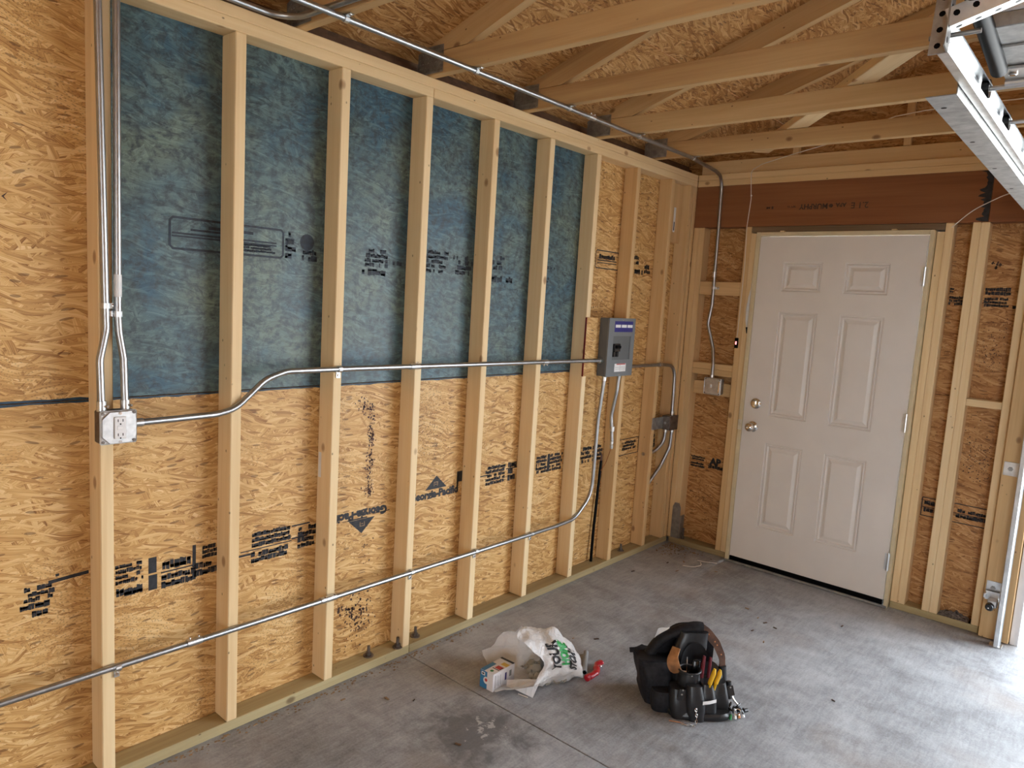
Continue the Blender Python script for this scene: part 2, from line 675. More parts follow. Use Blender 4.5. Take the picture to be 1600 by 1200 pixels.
def fillet(pts, rad, n=8):
    pts = [Vector(p) for p in pts]
    out = [pts[0]]
    for i in range(1, len(pts) - 1):
        a, p, b = pts[i - 1], pts[i], pts[i + 1]
        u, w = (a - p), (b - p)
        lu, lw = u.length, w.length
        u.normalize()
        w.normalize()
        ang = u.angle(w)
        if abs(ang - math.pi) < .02:
            out.append(p)
            continue
        d = min(rad / math.tan(ang / 2), lu * .49, lw * .49)
        r = d * math.tan(ang / 2)
        c = p + (u + w).normalized() * (r / math.sin(ang / 2))
        s0, s1 = p + u * d - c, p + w * d - c
        tot = s0.angle(s1)
        for k in range(n + 1):
            q = k / n
            out.append(c + (s0 * math.sin((1 - q) * tot) + s1 * math.sin(q * tot)) / math.sin(tot))
    out.append(pts[-1])
    return out


# ------------------------------------------------------------------ the setting
S = .4064
YB = 3.18
ZP = .038
ZT = 2.391
XR = 7.2
YF = -4.0

floor = struct(empty('floor', (0, 0, 0)))
G = .0022
for nm, x0, x1, y0, y1 in (('slab', -.1, XR, YF, .839 - G), ('slab', -.1, XR, .839 + G, 3.36)):
    part(nm, MB().cbox((x0, y0, -.1), (x1, y1, 0), .0015), 'concrete', floor, Matrix.Identity(4))
part('joint_bed', MB().box((-.1, .80, -.1), (XR, .88, -.012)), 'shade_and_chip_brown', floor)
drive = struct(part('driveway', MB().box((-30, 3.36, -.12), (40, 60, -.03)), 'driveway'))
drive.name = 'ground_outside'
struct(part('ground_behind', MB().box((-.11, -30, -.12), (40, YF, -.03)), 'driveway'))
struct(part('ground_beside', MB().box((-30, -30, -.12), (-.11, 3.36, -.03)), 'driveway'))

wl = struct(empty('wall_left', (0, 0, 0)))
sheets = {}
for key, y0, y1, z0, z1, mat in (('low0', YF, -1.608, .0, 1.2185, 'osb'), ('low1', -1.606, .831, .0, 1.2185, 'osb'), ('low2', .833, 3.268, .0, 1.2185, 'osb'),
                                 ('up0', YF, -2.827, 1.2215, 2.50, 'osb'), ('up1', -2.825, -.389, 1.2215, 2.50, 'osb'),
                                 ('blue', -.387, 2.0505, 1.2215, 2.50, 'osb_blue'), ('up2', 2.0525, 3.268, 1.2215, 2.50, 'osb')):
    sheets[key] = panel('sheathing_panel', wl, left_M(y0, z0), y1 - y0, z1 - z0, .011, mat)
# blue sealed edges of the sheets along the horizontal joint
for key, y0, y1 in (('up1', -2.825, -.389), ('low1', -1.606, .831), ('low2', .833, 2.05)):
    z = 1.2215 if key == 'up1' else 1.2185
    mb = MB()
    rnd = random.Random(len(key) + y1)
    nn = int((y1 - y0) / .02)
    top = [.004 + .006 * max(0, noise.noise((q * .35, y0, 1))) + rnd.random() * .002 for q in range(nn + 1)]
    sg = 1 if key == 'up1' else -1
    for q in range(nn):
        a, b = y0 + (y1 - y0) * q / nn, y0 + (y1 - y0) * (q + 1) / nn
        vs = [(-.0884, a, z), (-.0884, b, z), (-.0884, b, z + sg * top[q + 1]), (-.0884, a, z + sg * top[q])]
        mb.add(vs, [(0, 1, 2, 3) if sg > 0 else (3, 2, 1, 0)])
    part('sealed_edge', mb, 'blue_edge', sheets[key])
struct(part('joint_backing', MB().box((-.13, YF, 0), (-.1005, 3.30, 2.52)), 'shade_and_chip_brown')).name = 'light_stop_1'  # added backing that keeps outside light from leaking through the sheet joints

for k in range(-7, 10):
    y = (k - 2) * S
    board('stud', wl, (-.0885, y, ZP), (0, y + .038, ZT), 'pine' if k < 8 else 'pine_warm')
board('corner_stud', wl, (-.0885, 3.090, ZP), (0, 3.128, ZT), 'pine_warm')
board('corner_stud', wl, (-.0885, 3.142, ZP), (0, 3.179, ZT), 'pine_warm')
board('corner_block', wl, (-.0875, 2.90, 2.02), (-.050, 3.085, ZT), 'pine_warm')
board('bottom_plate', wl, (-.0885, -1.9, 0), (0, .851, ZP), 'treated_pine')
board('bottom_plate', wl, (-.0885, .853, 0), (0, 3.179, ZP), 'treated_pine')
board('bottom_plate', wl, (-.0885, YF, 0), (0, -1.902, ZP), 'treated_pine')
board('top_plate', wl, (-.0885, YF, ZT), (0, .850, 2.429))
board('top_plate', wl, (-.0885, .852, ZT), (0, 3.179, 2.429))
board('top_plate', wl, (-.0885, YF, 2.4292), (0, -.9, 2.467))
board('top_plate', wl, (-.0885, -.898, 2.4292), (0, 3.179, 2.467))


def bolt(parent, x, y, z, M=None, mat='rust_dark_steel', r=.013, h=.045, name='anchor_bolt'):
    mb = MB()
    mb.lathe([(r * 1.7, 0), (r * 1.7, .004)], Matrix.Translation((x, y, z)), 16)
    mb.lathe([(r, .004), (r, .016)], Matrix.Translation((x, y, z)), 6)
    mb.lathe([(r * .55, .016), (r * .5, h)], Matrix.Translation((x, y, z)), 10)
    return part(name, mb, mat, parent)


for y in (.66, .80, .925, 2.66, -1.2):
    bolt(wl, -.045 if y != .80 else -.02, y, ZP)

wb = struct(empty('wall_back', (0, 3.18, 0)))
bp_ = {}
for key, x0, x1, z0, z1 in (('lowL', -.1, .40, 0, 1.2185), ('upL', -.1, .40, 1.2215, 2.14), ('lowR', 1.42, 1.975, 0, 1.2185), ('upR', 1.42, 1.975, 1.2215, 2.14)):
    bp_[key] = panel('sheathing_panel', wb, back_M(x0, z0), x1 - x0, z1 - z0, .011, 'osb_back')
for x0, x1 in ((.0, .038), (.0385, .0765)):
    board('stud', wb, (x0, YB, ZP), (x1, 3.2685, 2.131), 'pine_warm')
for x0, x1, z1 in ((.355, .393, 2.131), (.3935, .4315, 2.09), (1.4095, 1.4455, 2.085), (1.446, 1.484, 2.131), (1.567, 1.604, 2.131), (1.6045, 1.6425, 2.131), (1.80, 1.838, 2.131), (1.8385, 1.876, 2.131)):
    board('stud', wb, (x0, YB, ZP), (x1, 3.2685, z1), 'pine' if x0 > .39 else 'pine_warm')
board('door_head_plate', wb, (.3935, YB, 2.0945), (1.4455, 3.2685, 2.130), 'grey_wood')
board('bottom_plate', wb, (.013, YB, 0), (.433, 3.2685, ZP), 'treated_pine')
board('bottom_plate', wb, (1.41, YB, 0), (1.838, 3.2685, ZP), 'treated_pine')
board('block', wb, (.077, YB + .0015, 1.700), (.3545, YB + .040, 1.786), 'pine_warm')
board('block', wb, (.077, YB + .0015, 1.180), (.3545, YB + .089, 1.218), 'pine_warm')
board('block', wb, (.077, YB + .0015, 1.2185), (.3545, YB + .089, 1.258), 'pine_warm')
board('block', wb, (.077, YB + .045, 1.046), (.3545, YB + .083, 1.132), 'pine_warm')
board('block', wb, (1.643, YB + .002, 1.186), (1.7995, YB + .088, 1.224), 'pine')
hdr = board('header_beam', wb, (.0, YB, 2.1315), (1.632, YB + .0445, ZT - .0005), 'lvl_wood', .0015)
board('header_beam', wb, (1.6335, YB, 2.1315), (XR, YB + .0445, ZT - .0005), 'lvl_wood', .0015)
board('header_backing', wb, (.0, YB + .046, 2.1315), (XR, YB + .089, ZT - .0005), 'lvl_wood', .0015)
board('top_plate', wb, (.0005, YB, ZT), (XR, 3.2685, 2.429), 'pine_warm')
board('top_plate', wb, (.0005, YB, 2.4292), (XR, 3.2685, 2.467), 'pine_warm')
jb = board('track_backing_board', wb, (1.842, 3.1415, .004), (1.972, 3.1795, 2.31), 'pine_warm')
board('jamb_board', wb, (1.8765, YB, .004), (1.975, 3.2685, 2.131), 'pine_warm')
part('outside_trim', MB().cbox((1.9755, 3.165, -.02), (2.012, 3.40, 2.14), .002).box((1.93, 3.28, -.02), (1.9755, 3.40, 2.14)), 'white_vinyl', wb)
board('track_backing_board', wb, (6.87, 3.1415, .004), (7.0, 3.1795, 2.31), 'pine_warm')
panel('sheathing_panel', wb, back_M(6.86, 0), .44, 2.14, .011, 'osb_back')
part('light_stop_sheet', MB().box((-.1, 3.2805, 0), (.42, 3.29, 2.5)).box((1.40, 3.2805, 0), (1.93, 3.29, 2.5)).box((-.1, 3.2805, 2.14), (XR, 3.29, 2.5)), 'shade_and_chip_brown', wb)  # added layer blocking light leaks through the back wall seams
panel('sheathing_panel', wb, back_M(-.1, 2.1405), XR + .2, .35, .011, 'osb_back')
part('dust_pile', MB().grid(lambda u, w: (1.644 + .155 * u, 3.185 + .08 * w, ZP + .028 * math.sin(math.pi * min(1, u * 1.1)) * w * (0.6 + .8 * noise.noise((u * 9, w * 5, 2)))), 24, 10), 'insulation_dust', wb, kind='stuff')

# gable wall above the plates
PITCH = 1 / 3.0
RIDGE = 3.6


def under_z(x):       # underside of the top chord / rafters
    x = x if x <= RIDGE else 2 * RIDGE - x
    return 2.556 + (x - .2) * PITCH


UP = .0938            # vertical depth of the top chord
gab = MB()
pts = [(-.2, 2.40), (XR + .1, 2.47), (XR + .1, under_z(XR + .1) + UP), (RIDGE, under_z(RIDGE) + UP), (-.2, under_z(-.2) + UP)]
gab.prism(pts, -.011, 0)
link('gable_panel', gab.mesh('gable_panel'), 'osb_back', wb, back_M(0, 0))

wr_ = struct(part('wall_right', MB().box((XR, YF, 0), (XR + .05, 3.3, 2.55)), 'osb_back', None, Matrix.Translation((0, 0, 0))))
wf = struct(empty('wall_front', (0, YF, 0)))
FX0, FX1, FZ = 3.2, 4.7, 2.10  # unseen opening added to throw light on the sides facing the camera
FM = frame((0, YF, 0), (1, 0, 0), z=(0, -1, 0))
for poly in ([(-.1, 0), (FX0, 0), (FX0, FZ), (-.1, FZ)], [(FX1, 0), (XR + .1, 0), (XR + .1, FZ), (FX1, FZ)],
             [(-.1, FZ), (XR + .1, FZ), (XR + .1, under_z(XR + .1) + UP), (RIDGE, under_z(RIDGE) + UP), (-.1, under_z(-.1) + UP)]):
    link('sheathing_panel', MB().prism(poly, -.011, 0).mesh('sheathing_panel'), 'osb', wf, FM)

# ceiling: roof sheathing sheets
ceil = struct(empty('ceiling', (0, 0, 2.47)))
sl = math.atan(PITCH)
sx_, sz_ = math.cos(sl), math.sin(sl)
for side in (0, 1):
    length = (RIDGE + .45) / sx_
    rows = [0, 1.0, 2.22, 3.44, length]
    for r in range(4):
        ys = [YF, -2.02, .40 if r % 2 else -.82, 2.84 if r % 2 else 1.625, 3.42]
        ys = sorted(set(ys + ([-.82 - 2.44] if not r % 2 else [])))
        for a, b in zip(ys[:-1], ys[1:]):
            if b - a < .05:
                continue
            s0, s1 = rows[r], rows[r + 1]
            if side == 0:
                o0 = Vector((-.45 + s0 * sx_, a + .001, under_z(-.45) + UP + s0 * sz_))
                M = frame(o0, (0, 1, 0), z=(sz_, 0, -sx_))
                # local Y = z x x : check direction so the sheet climbs the slope
                hh = s1 - s0 - .002
                M2 = frame(o0, (0, 1, 0), z=(sz_, 0, -sx_))
                up = Vector((M2[0][1], M2[1][1], M2[2][1]))
                mb = MB().cbox((0, 0 if up.z > 0 else -hh, -.012), (b - a - .002, hh if up.z > 0 else 0, 0), .001)
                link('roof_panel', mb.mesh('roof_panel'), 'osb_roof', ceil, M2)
            else:
                o0 = Vector((2 * RIDGE + .45 - s0 * sx_, a + .001, under_z(-.45) + UP + s0 * sz_))
                M2 = frame(o0, (0, 1, 0), z=(-sz_, 0, -sx_))
                up = Vector((M2[0][1], M2[1][1], M2[2][1]))
                hh = s1 - s0 - .002
                mb = MB().cbox((0, 0 if up.z > 0 else -hh, -.012), (b - a - .002, hh if up.z > 0 else 0, 0), .001)
                link('roof_panel', mb.mesh('roof_panel'), 'osb_roof', ceil, M2)
# added boards stop outside light at the eaves; left one darkened as shade
part('eave_light_stop', MB().box((-.16, YF, 2.45), (-.12, 3.4, 2.60)), 'shade_and_chip_brown', ceil)
part('eave_light_stop', MB().box((XR + .06, YF, 2.45), (XR + .1, 3.4, 2.60)), 'osb_roof', ceil)

# ------------------------------------------------------------------ roof trusses
def gusset_mesh():
    mb = MB()
    mb.box((-.074, -.052, 0), (.074, .052, .0012))
    for i in range(9):
        for j in range(6):
            x, y = -.064 + i * .016, -.043 + j * .017
            mb.box((x - .0045, y - .0022, .0012), (x + .0045, y + .0022, .0034))
    me = mb.mesh('gusset_plate')
    me.materials.append(MATS['galv_dull'])
    return me


GUS = gusset_mesh()
TH = .038
TY = [2.61, 2.015, 1.418, .822, .222]
TLAB = ['roof truss nearest the door wall, farthest of the row', 'roof truss second from the door wall', 'roof truss in the middle of the visible row, third from the door wall',
        'roof truss fourth from the door wall, crossing the top of the picture', 'roof truss fifth from the door wall at the top edge, beside the bent conduit']
for ti, (y, lab) in enumerate(zip(TY, TLAB)):
    t_ = empty('roof_truss', (0, y, 2.467))
    tag(t_, lab, 'truss', 'roof trusses')
    yc = y + TH / 2
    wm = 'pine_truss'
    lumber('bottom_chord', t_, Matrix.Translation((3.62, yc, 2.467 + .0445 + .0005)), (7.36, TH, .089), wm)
    for side in (0, 1):
        d = Vector((1, 0, PITCH)).normalized()
        nrm = Vector((-d.z, 0, d.x))
        # chord runs from its pointed heel over the wall plate up to the ridge
        O = Vector((-.075, 2.5572))
        ex, ez = Vector((d.x, d.z)), Vector((-d.z, d.x))
        loc = [((q - O).dot(ex), (q - O).dot(ez)) for q in (O, Vector((.2035, 2.5572)), Vector((RIDGE - .002, under_z(RIDGE - .002))), Vector((RIDGE - .002, under_z(RIDGE - .002) + UP - .002)), Vector((-.075, 2.5582)))]
        pr = MB().prism(loc, -TH / 2, TH / 2)
        if side == 0:
            M = frame((O.x, yc, O.y), d, z=(0, -1, 0))
        else:
            M = frame((2 * RIDGE - O.x, yc, O.y), (-d.x, 0, d.z), z=(0, 1, 0))
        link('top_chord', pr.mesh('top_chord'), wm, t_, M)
        for gx, gz in (((.004, 2.527),) if side == 0 else ()):
            link('gusset_plate', GUS, None, t_, frame((gx, y - .0005, gz), (1, 0, 0), z=(0, -1, 0)))
    # webs
    for x0, z0, x1, z1 in ((2.42, 2.557, 1.95, under_z(1.95)), (2.46, 2.557, RIDGE - .05, under_z(RIDGE - .05)), (4.78, 2.557, 5.25, under_z(5.25)), (4.74, 2.557, RIDGE + .05, under_z(RIDGE + .05))):
        a, b = Vector((x0, yc, z0 + .02)), Vector((x1, yc, z1 - .02))
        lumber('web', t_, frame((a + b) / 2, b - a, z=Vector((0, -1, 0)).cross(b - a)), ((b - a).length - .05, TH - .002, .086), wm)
# gable truss over the door wall
t_ = empty('gable_truss', (0, 3.225, 2.467))
tag(t_, 'gable end framing standing on the door wall plates', 'truss')
board('bottom_chord', t_, (.0, 3.222, 2.4675), (XR, 3.258, 2.556), 'pine_warm')
for gx in (.6, 1.2, 1.8, 2.4, 3.0, 3.6, 4.2, 4.8, 5.4, 6.0, 6.6):
    board('gable_stud', t_, (gx - .019, 3.224, 2.5565), (gx + .019, 3.256, under_z(gx) + .02), 'pine_warm')
# diagonal brace lying flat on the bottom chords
bd = Vector((.62, -.785, 0)).normalized()
b0, b1 = Vector((.44, 3.10, 2.5765)), Vector((2.05, 3.10 - 1.61 * .785 / .62, 2.5765))
tag(lumber('diagonal_brace', None, frame((b0 + b1) / 2, bd, z=(0, 0, 1)), ((b1 - b0).length, .092, .038), 'pine'),
    'pale flat board laid diagonally across the tops of the roof truss chords', 'brace')

# ------------------------------------------------------------------ door
YD = 3.143
DX0, DX1, DZ0, DZ1 = .473, 1.383, .046, 2.064
door = struct(empty('door_1', (.93, 3.16, 0)))
cols = [(.628, .856), (.981, 1.213)]
rows_ = [(.273, .808), (.977, 1.618), (1.740, 1.914)]
slab = MB()
# slab front built as a grid with holes, backs behind the panels
xs = [DX0, cols[0][0], cols[0][1], cols[1][0], cols[1][1], DX1]
zs = [DZ0, rows_[0][0], rows_[0][1], rows_[1][0], rows_[1][1], rows_[2][0], rows_[2][1], DZ1]
for i in range(5):
    for j in range(7):
        hole = i in (1, 3) and j in (1, 3, 5)
        if not hole:
            slab.add([(xs[i], YD, zs[j]), (xs[i + 1], YD, zs[j]), (xs[i + 1], YD, zs[j + 1]), (xs[i], YD, zs[j + 1])], [(0, 1, 2, 3)])
slab.add([(DX0, YD, DZ0), (DX1, YD, DZ0), (DX1, YD, DZ1), (DX0, YD, DZ1), (DX0, YD + .044, DZ0), (DX1, YD + .044, DZ0), (DX1, YD + .044, DZ1), (DX0, YD + .044, DZ1)],
         [(0, 4, 5, 1), (1, 5, 6, 2), (2, 6, 7, 3), (3, 7, 4, 0), (5, 4, 7, 6)])
so = part('door_slab', slab, 'door_paint', door)
for (x0, x1) in cols:
    for (z0, z1) in rows_:
        mb = MB()
        prof = [(0, 0), (.003, .007), (.008, .008), (.012, .003), (.016, .003), (.021, .012), (.027, .012), (.046, .003), (.050, .0028)]
        rings = []
        for ins, dep in prof:
            b = len(mb.v)
            mb.v += [(x0 + ins, YD + dep, z0 + ins), (x1 - ins, YD + dep, z0 + ins), (x1 - ins, YD + dep, z1 - ins), (x0 + ins, YD + dep, z1 - ins)]
            rings.append(b)
        for a, b in zip(rings[:-1], rings[1:]):
            for k in range(4):
                k2 = (k + 1) % 4
                mb.f.append((a + k, a + k2, b + k2, b + k))
        e = rings[-1]
        mb.f.append((e, e + 1, e + 2, e + 3))
        part('raised_panel', mb, 'door_paint', so)
part('door_sweep', MB().cbox((DX0 + .002, YD - .006, .017), (DX1 - .002, YD + .05, .0455), .003), 'black_rubber', door, label='black rubber door sweep')
part('threshold', MB().cbox((.44, 3.135, .0), (1.405, 3.29, .016), .004), 'galv_dull', door)
for x0, x1, z0, z1 in ((.444, .4705, .0, 2.092), (1.3875, 1.4065, .0, 2.092)):
    part('door_jamb', MB().cbox((x0, YD - .004, z0), (x1, 3.265, z1), .002), 'jamb_paint', door)
part('door_jamb', MB().cbox((.4707, YD - .004, 2.068), (1.3873, 3.265, 2.092), .002), 'jamb_paint', door)
part('weather_strip', MB().box((.4706, YD + .012, .05), (.4726, YD + .03, 2.066)), 'black_rubber', door)
for x in (.60, 1.21):
    part('shim', MB().box((x - .018, YD + .01, 2.0925), (x + .018, 3.25, 2.094)).box((x - .012, YD - .004, 2.0925), (x + .012, YD + .02, 2.099)), 'pine', door)
for z0, z1 in ((1.795, 1.897), (1.004, 1.106), (.218, .318)):
    h = part('hinge', MB().cyl((1.3855, YD - .008, z0), (1.3855, YD - .008, z1), .0075, n=12).box((1.366, YD - .0015, z0 + .003), (1.3845, YD - .0002, z1 - .003)), 'galv_steel', door)
Mk = lambda x, z: frame((x, YD - .0002, z), (1, 0, 0), z=(0, -1, 0))
kn = part('door_knob', MB().lathe([(.033, 0), (.033, .004), (.028, .009), (.013, .012), (.0125, .030), (.021, .036), (.0275, .047), (.0275, .056), (.021, .066), (.010, .070), (.008, .069)], Mk(.54, .897), 32), 'chrome', door, smooth=True)
part('deadbolt', MB().lathe([(.033, 0), (.033, .006), (.027, .013), (.022, .015)], Mk(.545, 1.043), 32).box((-.006, -.016, .014), (.006, .016, .030), Mk(.545, 1.043)), 'chrome', door, smooth=True)
part('strike_plate', MB().box((.4445, YD - .0056, .865), (.468, YD - .0042, .93)), 'galv_steel', door)

# ------------------------------------------------------------------ printed marks
FONT = None


def text_mb(txt, h, bold=0.0):
    cu = bpy.data.curves.new('txt', 'FONT')
    cu.body = txt
    cu.size = h * 1.38
    cu.offset = bold
    cu.resolution_u = 2
    cu.align_x = 'LEFT'
    ob = bpy.data.objects.new('txt', cu)
    COL.objects.link(ob)
    dg = bpy.context.evaluated_depsgraph_get()
    me = bpy.data.meshes.new_from_object(ob.evaluated_get(dg))
    mb = MB().add([v.co for v in me.vertices], [tuple(p.vertices) for p in me.polygons])
    bpy.data.objects.remove(ob)
    bpy.data.curves.remove(cu)
    bpy.data.meshes.remove(me)
    return mb


def mark_M(base, u, v, rot=0.0, lift=.0007):
    return base @ Matrix.Translation((u, v, lift)) @ Matrix.Rotation(rot, 4, 'Z')


def smudge_mb(w, h, rows, seed, fill=.82, ragged=.2):
    """rows of run-together stamped characters, too smeared to read"""
    r = random.Random(seed)
    mb = MB()
    rh = h / rows
    for i in range(rows):
        x = r.random() * ragged * w * .3
        end = w * (1 - r.random() * ragged)
        y = i * rh
        while x < end:
            cw = rh * r.uniform(.3, .75)
            if r.random() < fill:
                y0, y1 = y + rh * r.uniform(.05, .2), y + rh * r.uniform(.72, .92)
                for q in range(2):
                    a = x + cw * q * .5
                    b = a + cw * r.uniform(.40, .62)
                    mb.add([(a, y0, 0), (b, y0 + rh * r.uniform(-.1, .1), 0), (b, y1, 0), (a, y1 + rh * r.uniform(-.1, .1), 0)], [(0, 1, 2, 3)])
                yy = y + rh * r.choice((.15, .45, .7))
                mb.add([(x, yy, 0), (x + cw, yy, 0), (x + cw, yy + rh * .30, 0), (x, yy + rh * .30, 0)], [(0, 1, 2, 3)])
            x += cw * 1.08
    return mb


def bars_mb(rects):
    mb = MB()
    for x0, y0, x1, y1 in rects:
        mb.add([(x0, y0, 0), (x1, y0, 0), (x1, y1, 0), (x0, y1, 0)], [(0, 1, 2, 3)])
    return mb


def put(mb, base, u, v, mat, parent, rot=0.0, name='printed_mark', lift=.0007):
    return link(name, mb.mesh(name), mat, parent, mark_M(base, u, v, rot, lift))


LB = left_M(0, 0)           # u = world y, v = world z
BB = back_M(0, 0)           # u = world x, v = world z
PI = math.pi
# lower sheets, left of the joint the print is upside down
put(smudge_mb(.085, .050, 3, 1), LB, -.585, .622, 'ink', sheets['low1'])
put(bars_mb([(0, 0, .11, .011), (.02, .018, .03, .026)]), LB, -.52, .667, 'ink', sheets['low1'], .06)
put(smudge_mb(.100, .022, 1, 2, .95), LB, -.600, .598, 'ink', sheets['low1'])
put(smudge_mb(.05, .02, 1, 3, .6), LB, -.575, .575, 'ink', sheets['low1'])
put(smudge_mb(.085, .07, 4, 4, .9), LB, -.335, .610, 'ink', sheets['low1'])
put(smudge_mb(.085, .034, 1, 5, 1.0), LB, -.335, .566, 'ink', sheets['low1'])
put(bars_mb([(0, 0, .028, .052), (0, .058, .026, .112)]), LB, -.232, .566, 'ink', sheets['low1'])
put(smudge_mb(.115, .050, 2, 6, .95, .05), LB, -.192, .560, 'ink', sheets['low1'])
put(bars_mb([(0, .05, .118, .055), (.106, .0, .118, .124)]), LB, -.192, .565, 'ink', sheets['low1'])
put(smudge_mb(.10, .040, 1, 7, .9, .05), LB, -.188, .622, 'ink', sheets['low1'])
put(smudge_mb(.075, .048, 3, 8, .97, .05), LB, -.052, .632, 'ink', sheets['low1'])
put(smudge_mb(.075, .050, 2, 9, .97, .05), LB, -.080, .572, 'ink', sheets['low1'])
put(smudge_mb(.165, .060, 3, 11, .97, .1), LB, .132, .626, 'ink', sheets['low1'])
put(bars_mb([(-.05, .012, .16, .016), (-.09, -.004, -.01, .004), (.16, .018, .23, .024), (.16, .068, .24, .074)]), LB, .14, .606, 'ink', sheets['low1'])
put(smudge_mb(.160, .044, 2, 12, .97, .1), LB, .130, .567, 'ink', sheets['low1'])
put(smudge_mb(.08, .09, 4, 13, .95, .2), LB, .325, .580, 'ink', sheets['low1'])
gp = text_mb('Georgia-Pacific', .036, .0030)
gw = max(p[0] for p in gp.v)
for p_i, p in enumerate(gp.v):
    gp.v[p_i] = (p[0] * .30 / gw, p[1], p[2])
put(gp, LB, .765, .678, 'ink', sheets['low1'], PI)
tri = MB().add([(0, 0, 0), (.135, 0, 0), (.0675, .062, 0)], [(0, 1, 2)])
put(tri, LB, .700, .640, 'ink', sheets['low1'], PI)
put(bars_mb([(.0, .0, .10, .006), (.13, .01, .22, .014)]), LB, .56, .641, 'ink', sheets['low1'])
gp2 = MB().add(gp.v, gp.f)
put(gp2, LB, .895, .664, 'ink', sheets['low2'])
put(MB().add(tri.v, tri.f), LB, .985, .703, 'ink', sheets['low2'])
for parent_, u, v, rr in ((sheets['low1'], .648, .628, PI), (sheets['low2'], 1.037, .716, 0)):
    put(bars_mb([(0, 0, .004, .02), (.004, .016, .022, .02), (.022, 0, .026, .02), (.008, .006, .018, .01)]), LB, u, v, 'label_grey' if False else 'chip_wood', parent_, rr, lift=.0012)
put(bars_mb([(0, 0, .012, .1), (.0, .048, .04, .1)]), LB, 1.186, .664, 'ink', sheets['low2'])
for q, (u, w_, rws) in enumerate(((1.385, .155, 5), (1.555, .05, 3), (1.785, .095, 5), (1.905, .11, 5), (2.2, .10, 4), (2.32, .10, 4), (3.0, .06, 3))):
    put(smudge_mb(w_, .1, rws, 20 + q, .93, .12), LB, u, .658, 'ink', sheets['low2'])
put(bars_mb([(0, 0, .022, .10)]), LB, 1.885, .66, 'ink', sheets['low2'])
put(bars_mb([(0, .05, .07, .056), (.2, .062, .29, .068)]), LB, 1.34, .66, 'ink', sheets['low2'])
fr = bars_mb([(0, 0, .235, .005), (0, .102, .235, .107), (0, 0, .005, .107), (.23, 0, .235, .107)])
put(fr, LB, 2.612, .652, 'ink', sheets['low2'])
put(smudge_mb(.16, .06, 3, 31, .95, .2), LB, 2.65, .682, 'ink', sheets['low2'])
# blue sheet: framed stamp and rows of faint print
def rr_frame(w, h, t_, c=.012):
    mb = MB()
    o = [(c, 0), (w - c, 0), (w, c), (w, h - c), (w - c, h), (c, h), (0, h - c), (0, c)]
    i = [(c + t_ * .3, t_), (w - c - t_ * .3, t_), (w - t_, c + t_ * .3), (w - t_, h - c - t_ * .3), (w - c - t_ * .3, h - t_), (c + t_ * .3, h - t_), (t_, h - c - t_ * .3), (t_, c + t_ * .3)]
    mb.add([(a, b, 0) for a, b in o + i], [(k, (k + 1) % 8, 8 + (k + 1) % 8, 8 + k) for k in range(8)])
    return mb


put(rr_frame(.41, .106, .0075), LB, -.17, 1.691, 'ink_blue', sheets['blue'])
put(bars_mb([(.0, .050, .37, .056), (.0, .041, .37, .0465), (.06, .064, .20, .071), (.12, .074, .28, .084)]), LB, -.16, 1.691, 'ink_blue', sheets['blue'])
put(smudge_mb(.22, .030, 3, 41, .95), LB, -.005, 1.705, 'ink_blue', sheets['blue'])
put(smudge_mb(.035, .10, 4, 42, .9, .0), LB, .245, 1.693, 'ink_blue', sheets['blue'])
put(MB().lathe([(.03, 0), (.03, .0001)], Matrix.Identity(4), 20), LB, .335, 1.76, 'ink_blue', sheets['blue'])
put(smudge_mb(.07, .045, 2, 43, .9, .2), LB, .315, 1.69, 'ink_blue', sheets['blue'])
for q, (u, v, w_, h_, rws, fl) in enumerate(((.60, 1.69, .12, .075, 4, .7), (.575, 1.655, .15, .03, 1, .8), (.46, 1.705, .02, .04, 2, .9), (.90, 1.69, .16, .10, 5, .75), (.74, 1.705, .05, .02, 1, .5), (1.08, 1.69, .13, .09, 4, .45), (1.30, 1.73, .14, .07, 3, .5), (1.30, 1.67, .22, .035, 1, .75), (1.70, 1.76, .14, .02, 1, .6), (1.72, 1.69, .07, .03, 2, .5))):
    put(smudge_mb(w_, h_, rws, 50 + q, fl, .15), LB, u, v, 'ink_blue', sheets['blue'])
# plain sheet beyond
put(rr_frame(.245, .105, .006), LB, 2.205, 1.80, 'ink', sheets['up2'])
put(smudge_mb(.18, .03, 1, 61, .95), LB, 2.235, 1.853, 'ink', sheets['up2'])
put(bars_mb([(.0, .0, .2, .006), (0, -.014, .2, -.009)]), LB, 2.225, 1.845, 'ink', sheets['up2'])
for q, (u, v, w_, h_, rws) in enumerate(((2.52, 1.79, .06, .11, 3), (2.61, 1.85, .06, .055, 2), (2.63, 1.79, .1, .04, 1), (2.74, 1.80, .07, .06, 2), (2.95, 1.79, .07, .11, 3))):
    put(smudge_mb(w_, h_, rws, 70 + q, .95, .1), LB, u, v, 'ink', sheets['up2'])
# sheet left of the first stud: black marker smear and a gouge
put(MB().add([(0, .0, 0), (.05, -.004, 0), (.075, .004, 0), (.082, .018, 0), (.07, .028, 0), (.04, .026, 0), (0, .024, 0)], [(0, 1, 2, 3, 4, 5, 6)]), LB, -.70, 1.835, 'ink', sheets['up1'])
put(MB().add([(0, .012, 0), (.014, .0, 0), (.006, .012, 0), (.016, .026, 0)], [(0, 1, 2), (0, 2, 3)]), LB, -.615, 1.78, 'ink_brown', sheets['up1'])
